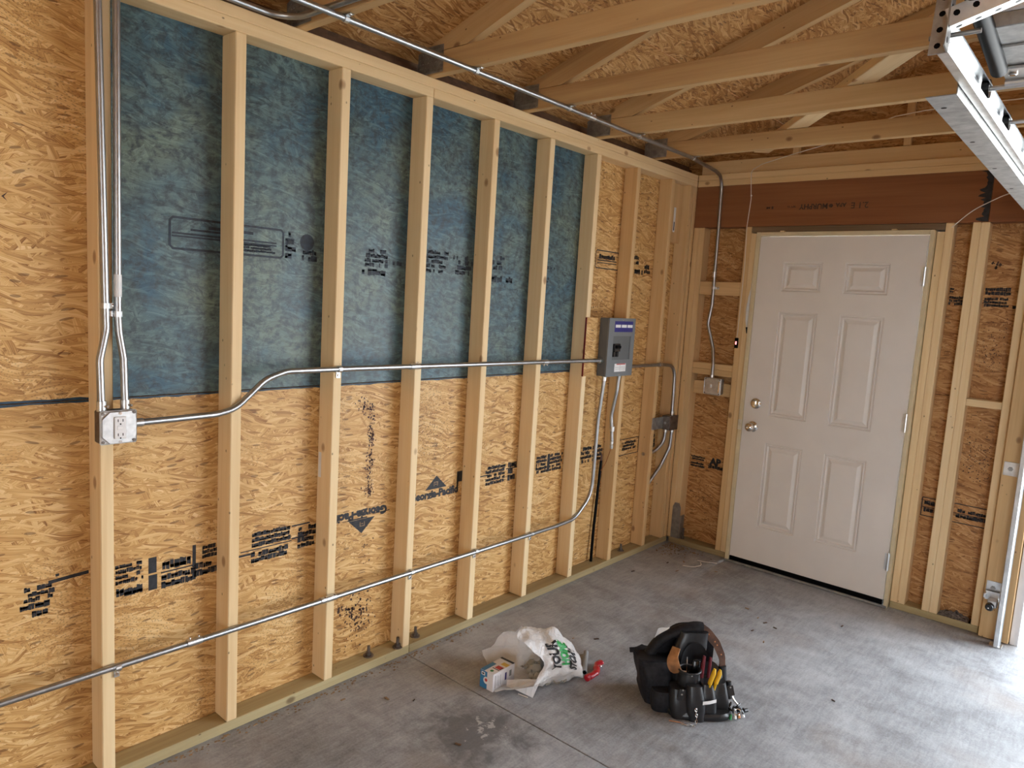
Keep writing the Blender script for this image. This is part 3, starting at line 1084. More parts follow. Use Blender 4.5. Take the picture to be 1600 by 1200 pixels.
# back wall print
for q, (u, v, w_, h_, rws) in enumerate(((.082, .585, .10, .03, 2), (.082, .537, .10, .035, 2))):
    put(smudge_mb(w_, h_, rws, 80 + q, .95, .1), BB, u, v, 'ink', bp_['lowL'])
ap = text_mb('AP', .045, .004)
put(ap, BB, .225, .575, 'ink', bp_['lowL'])
put(smudge_mb(.115, .028, 1, 83, .97, .0), BB, .215, .545, 'ink', bp_['lowL'])
for q, (u, v, w_, h_, rws) in enumerate(((1.488, 1.705, .075, .05, 3), (1.488, 1.77, .022, .03, 2), (1.648, 1.765, .115, .042, 2), (1.648, 1.705, .11, .05, 3), (1.775, 1.70, .03, .02, 1))):
    put(smudge_mb(w_, h_, rws, 90 + q, .97, .1), BB, u, v, 'ink', bp_['upR'])
put(bars_mb([(.0, 0, .33, .005), (.0, .102, .33, .107), (0, 0, .005, .107), (.0, .05, .33, .054)]), BB, 1.487, .539, 'ink', bp_['lowR'])
put(smudge_mb(.08, .028, 1, 97, .97, 0), BB, 1.500, .602, 'ink', bp_['lowR'])
put(smudge_mb(.08, .026, 1, 98, .97, 0), BB, 1.500, .562, 'ink', bp_['lowR'])
put(smudge_mb(.13, .022, 1, 99, .97, 0), BB, 1.660, .596, 'ink', bp_['lowR'])
put(smudge_mb(.14, .028, 1, 100, .97, 0), BB, 1.655, .565, 'ink', bp_['lowR'])
# header print, upside down
HB = back_M(0, 0, YB)
for txt, u, h_ in (('2.1 E', 1.055, .034), ('APA', .935, .022), ('MURPHY', .835, .030)):
    put(text_mb(txt, h_, .0006 if h_ > .03 else .0014), HB, u, 2.255, 'ink_brown', hdr, PI, lift=.0006)
put(MB().prism([(.012 * math.cos(k * PI / 3), .012 * math.sin(k * PI / 3)) for k in range(6)], 0, .0001), HB, .852, 2.242, 'ink_brown', hdr, lift=.0006)
put(smudge_mb(.055, .012, 2, 110, .6), HB, .60, 2.238, 'ink_brown', hdr, lift=.0006)
put(smudge_mb(.05, .016, 1, 111, .5), HB, .47, 2.234, 'ink_brown', hdr, lift=.0006)
put(bars_mb([(0, 0, .07, .001), (0, .022, .06, .023)]), HB, .865, 2.23, 'ink_brown', hdr, lift=.0006)
mk = MB()
rnd = random.Random(5)
prev = None
L_, Rr = [], []
for q in range(31):
    z = 2.134 + .255 * q / 30
    L_.append((1.612 - .012 * rnd.random() - (.025 if rnd.random() > .82 else 0) - .004 * q / 30, z))
    Rr.append((1.6315, z))
for q in range(30):
    mk.add([(L_[q][0], L_[q][1], 0), (Rr[q][0], Rr[q][1], 0), (Rr[q + 1][0], Rr[q + 1][1], 0), (L_[q + 1][0], L_[q + 1][1], 0)], [(0, 1, 2, 3)])
put(mk, HB, 0, 0, 'ink', hdr, lift=.0006, name='black_smear')


def spatter(parent, base, pts, mat, seed, name='spatter'):
    r = random.Random(seed)
    mb = MB()
    for u, v, sp, n_, mx in pts:
        for _ in range(n_):
            x, y = u + r.gauss(0, sp), v + r.gauss(0, sp)
            rad = mx * r.uniform(.15, 1) ** 2 + .0008
            k = r.randint(4, 6)
            a0 = r.random() * 6
            b = len(mb.v)
            for q in range(k):
                a = a0 + 2 * PI * q / k
                rr = rad * r.uniform(.5, 1.3)
                mb.v.append((x + rr * math.cos(a) * .8, y + rr * math.sin(a), 0))
            mb.f.append(tuple(range(b, b + k)))
    o = put(mb, base, 0, 0, mat, parent, name=name)
    o['kind'] = 'stuff'
    return o


tr_pts = [(.62, 1.13, .022, 70, .004), (.655, 1.11, .012, 50, .006)] + [(.665 + .006 * math.sin(q * 2.1), 1.08 - q * .028, .009, (34, 12, 26, 40)[q % 4], .0055) for q in range(13)]
spatter(sheets['low1'], LB, tr_pts, 'maroon', 4)
spatter(sheets['low1'], LB, [(.60, .245, .035, 70, .008), (.63, .205, .04, 110, .007), (.66, .30, .03, 30, .006), (.55, .26, .015, 14, .008), (.63, .15, .05, 90, .004), (.66, .5, .03, 40, .004)], 'ink_brown', 6)
spatter(sheets['low2'], LB, [(1.0, 1.0, .07, 420, .0022), (1.03, .88, .07, 320, .0024), (1.0, 1.1, .06, 150, .002), (1.9, .85, .08, 150, .002)], 'ink_brown', 7)
spatter(sheets['up2'], LB, [(2.21, 1.60, .03, 60, .005), (2.3, 1.56, .04, 40, .004)], 'ink_brown', 8)
spatter(bp_['upR'], BB, [(1.70, 1.45, .05, 260, .003), (1.72, 1.60, .05, 120, .003), (1.68, 1.92, .012, 14, .010)], 'ink_brown', 9)
spatter(bp_['lowR'], BB, [(1.70, .95, .05, 220, .0034), (1.73, .85, .04, 120, .004), (1.70, 1.07, .05, 80, .003)], 'ink_brown', 10)
spatter(bp_['upL'], BB, [(.2, 1.95, .06, 120, .003)], 'ink_brown', 11)
spatter(bp_['lowL'], BB, [(.2, .35, .06, 140, .004)], 'ink_brown', 12)

# ------------------------------------------------------------------ conduits
RC = .0105


def strap(parent, p, axis, out, r=RC, tab=None):
    """one-hole strap: a band round the pipe with a screwed foot beside it"""
    p, axis, out = Vector(p), Vector(axis).normalized(), Vector(out).normalized()
    side = axis.cross(out) if tab is None else Vector(tab)
    mb = MB()
    mb.tube([p - axis * .008, p - axis * .0081, p + axis * .0081, p + axis * .008], [r, r + .0026, r + .0026, r], 14, False)
    M = frame(p - out * (r - .002), side, z=out)
    mb.box((r * .6, -.008, 0), (r + .024, .008, .002), M)
    o = part('strap', mb, 'galv_steel', parent)
    part('screw', MB().lathe([(.0055, 0), (.0055, .002), (.003, .004)], frame(p - out * (r - .004) + side * (r + .014), axis, z=out), 10), 'chrome', o)
    return o


def coupling(parent, p, axis, r=RC, L=.04, screws=True, out=(1, 0, 0)):
    p, axis, out = Vector(p), Vector(axis).normalized(), Vector(out)
    mb = MB().tube([p - axis * L / 2, p - axis * L / 2.01, p + axis * L / 2.01, p + axis * L / 2], [r, r + .0028, r + .0028, r], 16, False)
    o = part('coupling', mb, 'galv_steel', parent, smooth=True)
    if screws:
        for s in (-.3, .3):
            q = p + axis * L * s
            part('set_screw', MB().cyl(q + out * (r + .001), q + out * (r + .009), .0032, n=8), 'chrome', o)
    return o


def conduit(label, pts, rad=.10, r=RC, mat='emt_steel'):
    e = empty('conduit', pts[0])
    tag(e, label, 'conduit')
    part('pipe', MB().tube(fillet(pts, rad, 10), r, 16), mat, e, smooth=True)
    return e


XC = RC + .001
c1 = conduit('left of two vertical conduits above the outlet box on the nearest stud', [(XC + .10, -.412, 2.447), (XC, -.408, 2.447), (XC, -.392, 1.50), (XC + .001, -.391, 1.44), (XC + .004, -.410, 1.35), (XC + .012, -.409, 1.206)], .09)
strap(c1, (XC, -.392, 1.508), (0, 0, 1), (1, 0, 0))
coupling(c1, (XC + .012, -.409, 1.216), (0, 0, 1), L=.03, screws=False)
part('set_screw', MB().cyl((XC + .02, -.404, 1.216), (XC + .032, -.398, 1.216), .004, n=8), 'chrome', c1)
c2 = conduit('right of two vertical conduits above the outlet box, bending over to the truss', [(.75, .2095, 2.479), (.0, .186, 2.479), (XC, -.3585, 2.479), (XC, -.3585, 1.48), (XC + .001, -.356, 1.43), (XC + .004, -.345, 1.355), (XC + .012, -.344, 1.206)], .10)
strap(c2, (XC, -.3585, 1.485), (0, 0, 1), (1, 0, 0), tab=(0, -1, 0))
coupling(c2, (XC + .012, -.344, 1.216), (0, 0, 1), L=.03, screws=False)
part('set_screw', MB().cyl((XC + .02, -.339, 1.216), (XC + .032, -.333, 1.216), .004, n=8), 'chrome', c2)
part('maker_sticker', MB().tube([(XC, -.3585, 1.535), (XC, -.3585, 1.60)], RC + .0004, 16, False), 'label_white', c2)
c3 = conduit('horizontal conduit running from the outlet box to the breaker panel', [(.027, -.322, 1.158), (.022, -.20, 1.159), (XC, -.06, 1.160), (XC, .01, 1.173), (XC, .12, 1.270), (XC, .20, 1.2945), (XC, .50, 1.2945), (XC + .004, 1.70, 1.287), (.024, 1.95, 1.286), (.040, 2.152, 1.284)], .14)
coupling(c3, (.026, -.308, 1.158), (0, 1, 0), L=.026, screws=False)
coupling(c3, (.038, 2.142, 1.284), (0, 1, 0), L=.024, screws=False)
coupling(c3, (XC + .004, 1.675, 1.287), (0, 1, 0), out=(.3, 0, -.95))
strap(c3, (XC, .425, 1.2945), (0, 1, 0), (1, 0, 0), tab=(0, 0, -1))
coupling(c3, (XC, .80, 1.2925), (0, 1, 0), out=(0, 0, 1), L=.05)
c4 = conduit('long low conduit along the studs turning up into the breaker panel', [(XC, -3.6, .39), (XC, -.70, .392), (XC, 1.86, .378), (XC, 2.04, .386), (XC, 2.195, .50), (.018, 2.196, .95), (.040, 2.196, 1.195)], .16)
for y in (-.365, 1.24, .835):
    strap(c4, (XC, y, .384 + (.003 if y < 0 else 0)), (0, 1, 0), (1, 0, 0), tab=(0, 0, -1))
strap(c4, (XC, 1.66, .3795), (0, 1, 0), (1, 0, 0), tab=(0, 0, -1))
coupling(c4, (XC, -.125, .390), (0, 1, 0), out=(0, 0, 1), L=.05)
coupling(c4, (XC, .405, .387), (0, 1, 0), out=(.6, 0, .8), L=.07)
coupling(c4, (.038, 2.196, 1.185), (0, 0, 1), L=.03, screws=False)
c5 = conduit('short conduit stub hanging below the breaker panel', [(.040, 2.345, 1.196), (.034, 2.345, 1.10), (.004, 2.352, .95), (XC + .005, 2.36, .80)], .12)
coupling(c5, (XC + .003, 2.358, .872), (0, 0, 1), L=.028, screws=False)
part('cable_connector', MB().lathe([(.008, 0), (.011, .012), (.011, .022), (.007, .026), (.0105, .030), (.0105, .046)], Matrix.Translation((XC + .005, 2.36, .752)), 14), 'galv_steel', c5, smooth=True)
part('bare_wire', MB().tube(fillet([(XC + .005, 2.36, .76), (-.02, 2.37, .66), (-.06, 2.385, .60)], .1), .0022, 6), 'copper', c5)
c6 = conduit('conduit leaving the right side of the breaker panel and dropping to the junction box', [(.040, 2.42, 1.245), (.026, 2.52, 1.240), (XC, 2.62, 1.238), (XC, 2.90, 1.237), (.014, 3.06, 1.225), (.022, 3.055, 1.06), (.024, 3.055, .898)], .11)
coupling(c6, (XC, 2.865, 1.237), (0, 1, 0), L=.03, out=(1, 0, 0), screws=False)
coupling(c6, (.024, 3.055, .91), (0, 0, 1), L=.026, screws=False)
for i, (lab, pts) in enumerate((('left conduit of the pair curving from the junction box bottom behind the stud', [(.012, 3.008, .806), (.008, 3.006, .72), (-.030, 2.955, .648), (-.045, 2.84, .648)]),
                                ('right conduit curving from the junction box bottom down behind the stud', [(.034, 3.055, .806), (.030, 3.053, .68), (.0, 3.01, .56), (-.035, 2.925, .44), (-.045, 2.87, .36)]))):
    cc = conduit(lab, pts, .09)
    p = Vector(pts[0])
    coupling(cc, p + Vector((0, 0, -.006)), (0, 0, 1), L=.028, screws=False)
XO = .244
c7 = conduit('long overhead conduit strapped under the trusses and dropping to the switch box', [(XO, -3.5, 2.4555), (XO, 2.60, 2.4555), (.215, 2.98, 2.447), (.172, 3.168, 2.44), (.178, 3.168, 2.10), (.182, 3.168, 1.64), (.166, 3.168, 1.51), (.216, 3.168, 1.36), (.236, 3.150, 1.26), (.240, 3.142, 1.166)], .10)
for y in TY[:6]:
    strap(c7, (XO, y + .019, 2.4555), (0, 1, 0), (0, 0, -1), tab=(1, 0, 0))
coupling(c7, (XO, 1.16 + .45, 2.4555), (0, 1, 0), out=(.5, 0, .8), L=.05)
coupling(c7, (.178, 3.168, 1.83), (0, 0, 1), L=.035, screws=False)
strap(c7, (.181, 3.168, 1.745), (0, 0, 1), (0, -1, 0), tab=(1, 0, 0))
coupling(c7, (.240, 3.142, 1.175), (0, 0, 1), L=.024, screws=False)

# ------------------------------------------------------------------ electrical boxes
ob = empty('outlet_box', (.026, -.372, 1.105))
tag(ob, 'square steel outlet box with a white receptacle on the nearest stud', 'outlet box')
part('box_body', MB().cbox((.0008, -.4215, 1.106), (.044, -.3225, 1.203), .004), 'rust_dark_steel', ob)


def cut_corner_plate(w, h, c, lo, hi):
    a = w / 2
    b = h / 2
    return [(-a + c, -b), (a - c, -b), (a, -b + c), (a, b - c), (a - c, b), (-a + c, b), (-a, b - c), (-a, -b + c)]


cv = part('cover_plate', MB().cbox((-.051, -.050, 0), (.051, .050, .006), .004).prism(cut_corner_plate(.092, .092, .020, 0, 0), .006, .013), 'box_steel', ob, frame((.0442, -.372, 1.1545), (0, 1, 0), z=(1, 0, 0)))
for sy in (-1, 1):
    for sz in (-1, 1):
        part('screw', MB().lathe([(.0045, 0), (.0045, .003)], frame((.0502, -.372 + sy * .043, 1.1545 + sz * .042), (0, 1, 0), z=(1, 0, 0)), 10), 'rust_dark_steel', cv)
for sz in (-1, 1):
    part('screw', MB().lathe([(.0042, 0), (.0042, .002)], frame((.0572, -.370, 1.1545 + sz * .042), (0, 1, 0), z=(1, 0, 0)), 10), 'chrome', cv)
rc = part('receptacle', MB().cbox((-.0165, -.033, 0), (.0165, .033, .004), .002).cbox((-.009, -.006, .004), (.009, .006, .0055), .0008), 'outlet_white', ob, frame((.0573, -.371, 1.1545), (0, 1, 0), z=(1, 0, 0)))
for sz in (-1, 1):
    mb = MB()
    for sy in (-.0065, .0065):
        mb.box((sy - .0011, -.0035, 0), (sy + .0011, .0045, .0004))
    mb.lathe([(.0024, 0), (.0024, .0004)], Matrix.Translation((0, -.010, 0)), 8)
    part('slot', mb, 'black_rubber', rc, frame((.0614, -.371, 1.1545 + sz * .021), (0, 1, 0), z=(1, 0, 0)))

bb = empty('backer_board', (.006, 2.2, 1.2))
tag(bb, 'narrow strand board scrap with a red painted edge behind the breaker panel', 'board')
part('board', MB().cbox((0, 0, -.011), (.55 - .10, .325, 0), .001), 'osb', bb, left_M(2.026, 1.197, .0115))
part('painted_edge', MB().box((.0006, 2.0235, 1.197), (.0115, 2.0258, 1.522)), 'red_paint', bb)

pn = empty('breaker_panel', (.04, 2.28, 1.2))
tag(pn, 'grey steel breaker panel with blue and white labels on the stud wall', 'breaker panel')
PY0, PY1, PZ0, PZ1, PX = 2.152, 2.420, 1.198, 1.524, .076
part('enclosure', MB().cbox((.0118, PY0, PZ0), (PX - .002, PY1, PZ1), .002), 'panel_grey', pn)
# cover with a recessed breaker window
cv = MB()
ys_ = [PY0 - .002, 2.20, 2.385, PY1 + .002]
zs_ = [PZ0 - .002, 1.290, 1.425, PZ1 + .002]
for i in range(3):
    for j in range(3):
        if not (i == 1 and j == 1):
            cv.add([(PX, ys_[i], zs_[j]), (PX, ys_[i + 1], zs_[j]), (PX, ys_[i + 1], zs_[j + 1]), (PX, ys_[i], zs_[j + 1])], [(0, 1, 2, 3)])
a, b, c, d = ys_[1], ys_[2], zs_[1], zs_[2]
dp = PX - .008
cv.add([(PX, a, c), (PX, b, c), (PX, b, d), (PX, a, d), (dp, a, c), (dp, b, c), (dp, b, d), (dp, a, d)], [(0, 4, 5, 1), (1, 5, 6, 2), (2, 6, 7, 3), (3, 7, 4, 0), (4, 7, 6, 5)][:4] + [(4, 5, 6, 7)])
cv.box((PX - .004, PY0 - .002, PZ0 - .002), (PX - .0021, PY1 + .002, PZ1 + .002)) if False else None
a, b, c, d = ys_[0], ys_[3], zs_[0], zs_[3]
cv.add([(PX, a, c), (PX, b, c), (PX, b, d), (PX, a, d), (PX - .009, a, c), (PX - .009, b, c), (PX - .009, b, d), (PX - .009, a, d)], [(0, 4, 5, 1), (1, 5, 6, 2), (2, 6, 7, 3), (3, 7, 4, 0)])
cvo = part('cover', cv, 'panel_grey_light', pn)
lb = part('data_label', MB().box((PX + .0003, 2.205, 1.448), (PX + .0009, 2.395, 1.509)), 'label_blue', cvo, label='blue printed data label')
for q in range(3):
    part('label_field', MB().box((PX + .001, 2.213 + q * .062, 1.473), (PX + .0013, 2.266 + q * .062, 1.489)), 'label_white', cvo)
part('warning_label', MB().box((PX + .0003, 2.232, 1.222), (PX + .0008, 2.350, 1.268)), 'label_white', cvo, label='small white warning label')
part('label_header', MB().box((PX + .0009, 2.252, 1.262), (PX + .0011, 2.345, 1.2675)), 'label_red', cvo)
part('label_print', MB().box((PX + .0009, 2.289, 1.226), (PX + .0011, 2.291, 1.261)).box((PX + .0009, 2.24, 1.246), (PX + .0011, 2.284, 1.248)).box((PX + .0009, 2.24, 1.236), (PX + .0011, 2.284, 1.2375)).box((PX + .0009, 2.297, 1.246), (PX + .0011, 2.342, 1.248)).box((PX + .0009, 2.297, 1.236), (PX + .0011, 2.342, 1.2375)), 'galv_dull', cvo)
br = part('breaker', MB().cbox((PX - .008, 2.205, 1.338), (PX + .012, 2.262, 1.382), .002).cbox((PX - .008, 2.205, 1.308), (PX + .006, 2.228, 1.338), .002).cbox((PX - .008, 2.236, 1.308), (PX + .006, 2.258, 1.338), .002), 'black_shiny', pn)
part('breaker_toggle', MB().cbox((PX + .012, 2.212, 1.356), (PX + .022, 2.256, 1.372), .002), 'black_rubber', br)
part('window_latch', MB().cbox((PX - .007, 2.374, 1.292), (PX + .001, 2.384, 1.423), .002), 'panel_grey', pn)
for z in (1.516, 1.205):
    part('screw', MB().lathe([(.005, 0), (.005, .002), (.003, .0035)], frame((PX, 2.286, z), (0, 1, 0), z=(1, 0, 0)), 12), 'chrome', cvo)

jb_ = empty('junction_box', (.03, 3.03, .80))
tag(jb_, 'dark steel junction box on a strap bracket near the corner', 'junction box')
part('box_body', MB().cbox((-.006, 2.982, .806), (.052, 3.086, .898), .003), 'rust_dark_steel', jb_)
part('cover', MB().cbox((.0522, 2.980, .804), (.055, 3.088, .900), .001), 'rust_dark_steel', jb_)
part('bracket', MB().cbox((.0008, 2.842, .812), (.0035, 2.9818, .890), .0008), 'galv_dull', jb_)
part('knockout', MB().lathe([(.009, 0), (.009, .0006)], frame((.02, 2.9816, .85), (1, 0, 0), z=(0, -1, 0)), 12), 'galv_dull', jb_)

sw = empty('switch_box', (.255, 3.15, 1.06))
tag(sw, 'square steel box with a toggle switch on blocks beside the door', 'switch box')
part('box_body', MB().cbox((.200, 3.134, 1.064), (.310, 3.178, 1.166), .005), 'galv_dull', sw)
cp = part('cover_plate', MB().cbox((.196, 3.126, 1.060), (.314, 3.1338, 1.170), .006), 'box_steel', sw)
part('toggle_switch', MB().box((.240, 3.1235, 1.105), (.252, 3.126, 1.130)).cbox((.243, 3.110, 1.113), (.250, 3.126, 1.122), .002), 'outlet_white', sw)
part('sensor_strip', MB().cbox((.296, 3.118, 1.078), (.306, 3.126, 1.150), .002), 'chrome', sw)
for x, z in ((.206, 1.070), (.304, 1.070), (.206, 1.160), (.304, 1.160)):
    part('screw', MB().lathe([(.004, 0), (.004, .002)], frame((x, 3.126, z), (1, 0, 0), z=(0, -1, 0)), 10), 'rust_dark_steel', cp)

# door chime / opener button with a small pink light
bt = empty('wall_button', (.37, 3.175, 1.365))
tag(bt, 'small black push button with a pink glowing light on the door post', 'button')
part('case', MB().cbox((.357, 3.168, 1.372), (.378, 3.1798, 1.437), .002), 'black_rubber', bt)
tl = NT('pink_light')
tl.out((.9, .25, .25), .4)
tl.b.inputs['Emission Color'].default_value = (1, .25, .25, 1)
tl.b.inputs['Emission Strength'].default_value = .35
part('button_light', MB().cbox((.363, 3.1655, 1.395), (.372, 3.1679, 1.415), .001), 'pink_light', bt)

# thin white low-voltage wire over the header and down the post
ww = empty('low_voltage_wire', (.37, 3.17, 1.5))
tag(ww, 'thin white wire running from the ceiling down the door post', 'wire')
part('wire', MB().tube(fillet([(1.95, 2.15, 2.46), (1.60, 2.30, 2.500), (1.45, 2.42, 2.526), (1.29, 2.60, 2.5605), (1.22, 2.66, 2.5605), (.99, 2.70, 2.49), (.75, 2.80, 2.470), (.50, 2.99, 2.469), (.378, 3.150, 2.475), (.355, 3.174, 2.46), (.372, 3.174, 2.3), (.362, 3.174, 2.13), (.372, 3.174, 1.9), (.368, 3.1755, 1.44)], .05), .0022, 6), 'white_wire', ww)
part('wire_knot', MB().lathe([(.002, -.006), (.006, 0), (.002, .006)], Matrix.Translation((.371, 3.175, 2.32)), 8), 'white_wire', ww)
w2 = empty('loose_wire', (1.46, 3.17, 2.12))
tag(w2, 'pale loose wire hanging across the header right of the door', 'wire')
part('wire', MB().tube(fillet([(1.475, 3.172, 2.105), (1.56, 3.16, 2.19), (1.70, 3.13, 2.26), (1.95, 3.09, 2.31)], .3), .0024, 6), 'white_wire', w2)
fm = empty('foam_tube', (.425, 3.16, 1.5))
tag(fm, 'slim pale foam seam bulging beside the door frame', 'sealant')
part('bead', MB().tube([(.436, 3.170, 1.90), (.433, 3.168, 1.75), (.428, 3.166, 1.70), (.424, 3.164, 1.62), (.424, 3.165, 1.55), (.428, 3.168, 1.50)], [.002, .004, .009, .0115, .009, .003], 8), 'label_white', fm, smooth=True)
part('dark_tip', MB().tube([(.428, 3.168, 1.51), (.430, 3.168, 1.47)], [.008, .002], 8), 'black_rubber', fm)

# black cable in the bay under the panel
bc = empty('black_cable', (-.07, 2.36, ZP))
tag(bc, 'black cable rising from the bottom plate beside the stud under the panel', 'cable')
part('cable', MB().tube(fillet([(-.062, 2.352, ZP), (-.068, 2.365, .25), (-.07, 2.388, .55), (-.07, 2.394, .66)], .3), .009, 8), 'black_rubber', bc)
part('cable_end', MB().tube([(-.07, 2.394, .655), (-.071, 2.396, .70)], [.009, .004], 8), 'leather_brown', bc)

# hold-down strap at the corner
hd = empty('hold_down', (.06, 3.17, .0))
tag(hd, 'grey galvanized hold-down plate at the foot of the corner post', 'bracket')
part('plate', MB().prism([(.0, 0), (.060, 0), (.060, .215), (.045, .245), (.015, .245), (.0, .215)], 0, .003, frame((.028, 3.1795, .040), (1, 0, 0), z=(0, -1, 0))), 'galv_dull', hd)
part('side_flange', MB().cbox((.0885, 3.181, .040), (.0912, 3.235, .20), .001), 'galv_dull', hd)
part('bolt_nut', MB().lathe([(.014, 0), (.014, .014)], Matrix.Translation((.106, 3.205, .0385)), 6).lathe([(.008, .014), (.008, .075)], Matrix.Translation((.106, 3.205, .0385)), 10), 'rust_dark_steel', hd)

# paper tags on the timber
tg = tag(part('paper_tag', MB().box((-.0002, 0, 0), (.0004, .026, .155), frame((-.0496, 2.985, 2.085), (1, 0, 0), y=(0, 1, 0)))
              , 'label_white'), 'white paper tag stapled to the block high in the corner bay', 'tag')
part('tag_print', MB().box((-.0490, 2.993, 2.095), (-.0488, 3.004, 2.15)), 'ink', tg)
tag(part('paper_sliver', MB().cbox((-.080, .4050, .86), (-.062, .4062, .96), .0003), 'label_white'), 'white paper sliver stuck to the side of the third stud', 'tag')

# ------------------------------------------------------------------ garage door and track
gt = empty('door_track', (1.925, 3.09, 0))
tag(gt, 'galvanized garage door track, vertical by the opening and hung under the ceiling', 'track')


def rail(path, up, name, w=.060, hgt=.026, th=.0022):
    """C-section rail swept along a path in the plane x = const; 'up' points into the curl side"""
    prof = [(-w / 2, 0), (-w / 2, hgt), (-w / 2 + .008, hgt + .004), (-w / 2, hgt), (-w / 2, 0), (w / 2, 0), (w / 2, hgt * .8), (w / 2 - .010, hgt + .002)]
    prof = [(-w / 2 + .010, hgt), (-w / 2, hgt * .8), (-w / 2, .003), (-w / 2 + .003, 0), (-.008, 0), (0, .003), (.008, 0), (w / 2 - .003, 0), (w / 2, .003), (w / 2, hgt * .8), (w / 2 - .010, hgt)]
    n = len(prof)
    mb = MB()
    vs, fs = [], []
    P = [Vector(p) for p in path]
    for i, p in enumerate(P):
        t = (P[min(i + 1, len(P) - 1)] - P[max(i - 1, 0)]).normalized()
        a = Vector((1, 0, 0)).cross(t).normalized()      # across the rail, in the yz plane
        for off in (0, th):
            for (u, v) in prof:
                vs.append(p + a * u + Vector((1, 0, 0)) * (v + (off if abs(u) < w / 2 - .004 else 0)) + a * (-(off) if u > w / 2 - .004 else (off if u < -w / 2 + .004 else 0)))
    m = 2 * n
    for i in range(len(P) - 1):
        for k in range(n - 1):
            q = i * m + k
            fs.append((q, q + 1, q + m + 1, q + m))
            q2 = q + n
            fs.append((q2 + m, q2 + m + 1, q2 + 1, q2))
        for k in (0, n - 1):
            q = i * m + k
            fs.append((q, q + m, q + m + n, q + n))
    mb.add(vs, fs)
    return part(name, mb, 'galv_steel', gt, smooth=False)


XT = 1.918
hz = 2.134
rail([(XT, .36, hz), (XT, 1.0, hz + .004), (XT, 2.70, hz + .012)], None, 'horizontal_rail')
cur = [(XT, 2.70 + .38 * math.sin(q * PI / 16), hz + .012 - .38 * (1 - math.cos(q * PI / 16))) for q in range(9)]
rail(cur, None, 'curved_rail')
rail([(XT, 3.08, hz - .368), (XT, 3.085, .002)], None, 'vertical_rail')
# angle iron stiffening the horizontal rail
part('reinforcing_angle', MB().cbox((1.855, .62, 2.090), (1.9165, 2.9, 2.0925), .0008).cbox((1.9142, .62, 2.0927), (1.9168, 2.9, 2.135), .0008), 'galv_dull', gt)
for y in (.72, 1.1, 1.5, 1.9):
    part('slot_hole', MB().lathe([(.006, 0), (.006, .0005)], Matrix.Translation((1.874, y, 2.0894)), 10), 'black_rubber', gt)


def perforated(name, a, b, up, w=.032, th=.0025, step=.045, mat='galv_steel', dark='black_rubber'):
    a, b = Vector(a), Vector(b)
    M = frame(a, b - a, z=up)
    L = (b - a).length
    mb = MB()
    mb.box((0, 0, 0), (L, w, th), M)
    mb.box((0, 0, th), (L, th, w), M)
    o = part(name, mb, mat, gt)
    n = int(L / step)
    h1 = MB()
    for q in range(n):
        x = step * (q + .5)
        h1.lathe([(.0055, -.0004), (.0055, th + .0004)], M @ Matrix.Translation((x, w * .58, 0)), 8)
        h1.lathe([(.0055, -.0004), (.0055, th + .0004)], M @ Matrix.Translation((x, 0, w * .58)) @ Matrix.Rotation(PI / 2, 4, 'X') @ Matrix.Translation((0, 0, -th)), 8)
    part('slot_holes', h1, dark, o)
    return o


perforated('hanger_angle', (1.948, .335, 2.088), (1.948, .40, 2.465), (0, -1, 0), mat='galv_dull', step=.03)
perforated('brace_angle', (1.950, .318, 2.128), (2.86, .50, 2.462), (0, 0, 1), step=.03)
part('end_bolt', MB().cyl((1.90, .40, 2.140), (1.985, .40, 2.140), .0045, n=10).lathe([(.010, 0), (.010, .009)], frame((1.922, .40, 2.140), (0, 1, 0), z=(1, 0, 0)), 6), 'galv_dull', gt)
for z in (.90, .275):
    b_ = part('wall_bracket', MB().cbox((1.848, 3.1385, z - .035), (1.916, 3.1413, z + .035), .001).cbox((1.9132, 3.086, z - .03), (1.9162, 3.1384, z + .03), .001), 'galv_steel', gt)
    part('lag_screw', MB().lathe([(.012, 0), (.012, .003), (.008, .003), (.008, .010)], frame((1.878, 3.1384, z), (1, 0, 0), z=(0, -1, 0)), 6), 'galv_dull', b_)
part('foot_plate', MB().cbox((1.90, 3.06, 0.0004), (1.955, 3.12, .004), .001), 'galv_steel', gt)

ps = empty('photo_eye', (1.87, 3.1, .2))
tag(ps, 'safety photo eye with a black lens clipped to the bottom of the track', 'sensor')
part('clip', MB().cbox((1.850, 3.118, .215), (1.912, 3.122, .262), .001).cbox((1.846, 3.095, .228), (1.856, 3.118, .25), .001), 'galv_steel', ps)
part('body', MB().cbox((1.868, 3.062, .195), (1.910, 3.117, .232), .004), 'box_steel', ps)
part('lens', MB().lathe([(.019, 0), (.019, .028), (.015, .033), (.006, .034)], frame((1.883, 3.064, .203), (1, 0, 0), z=(-.1, -1, 0)), 20), 'black_shiny', ps, smooth=True)
part('status_light', MB().lathe([(.003, 0), (.003, .002)], frame((1.880, 3.0295, .200), (1, 0, 0), z=(0, -1, 0)), 8), 'label_white', ps)

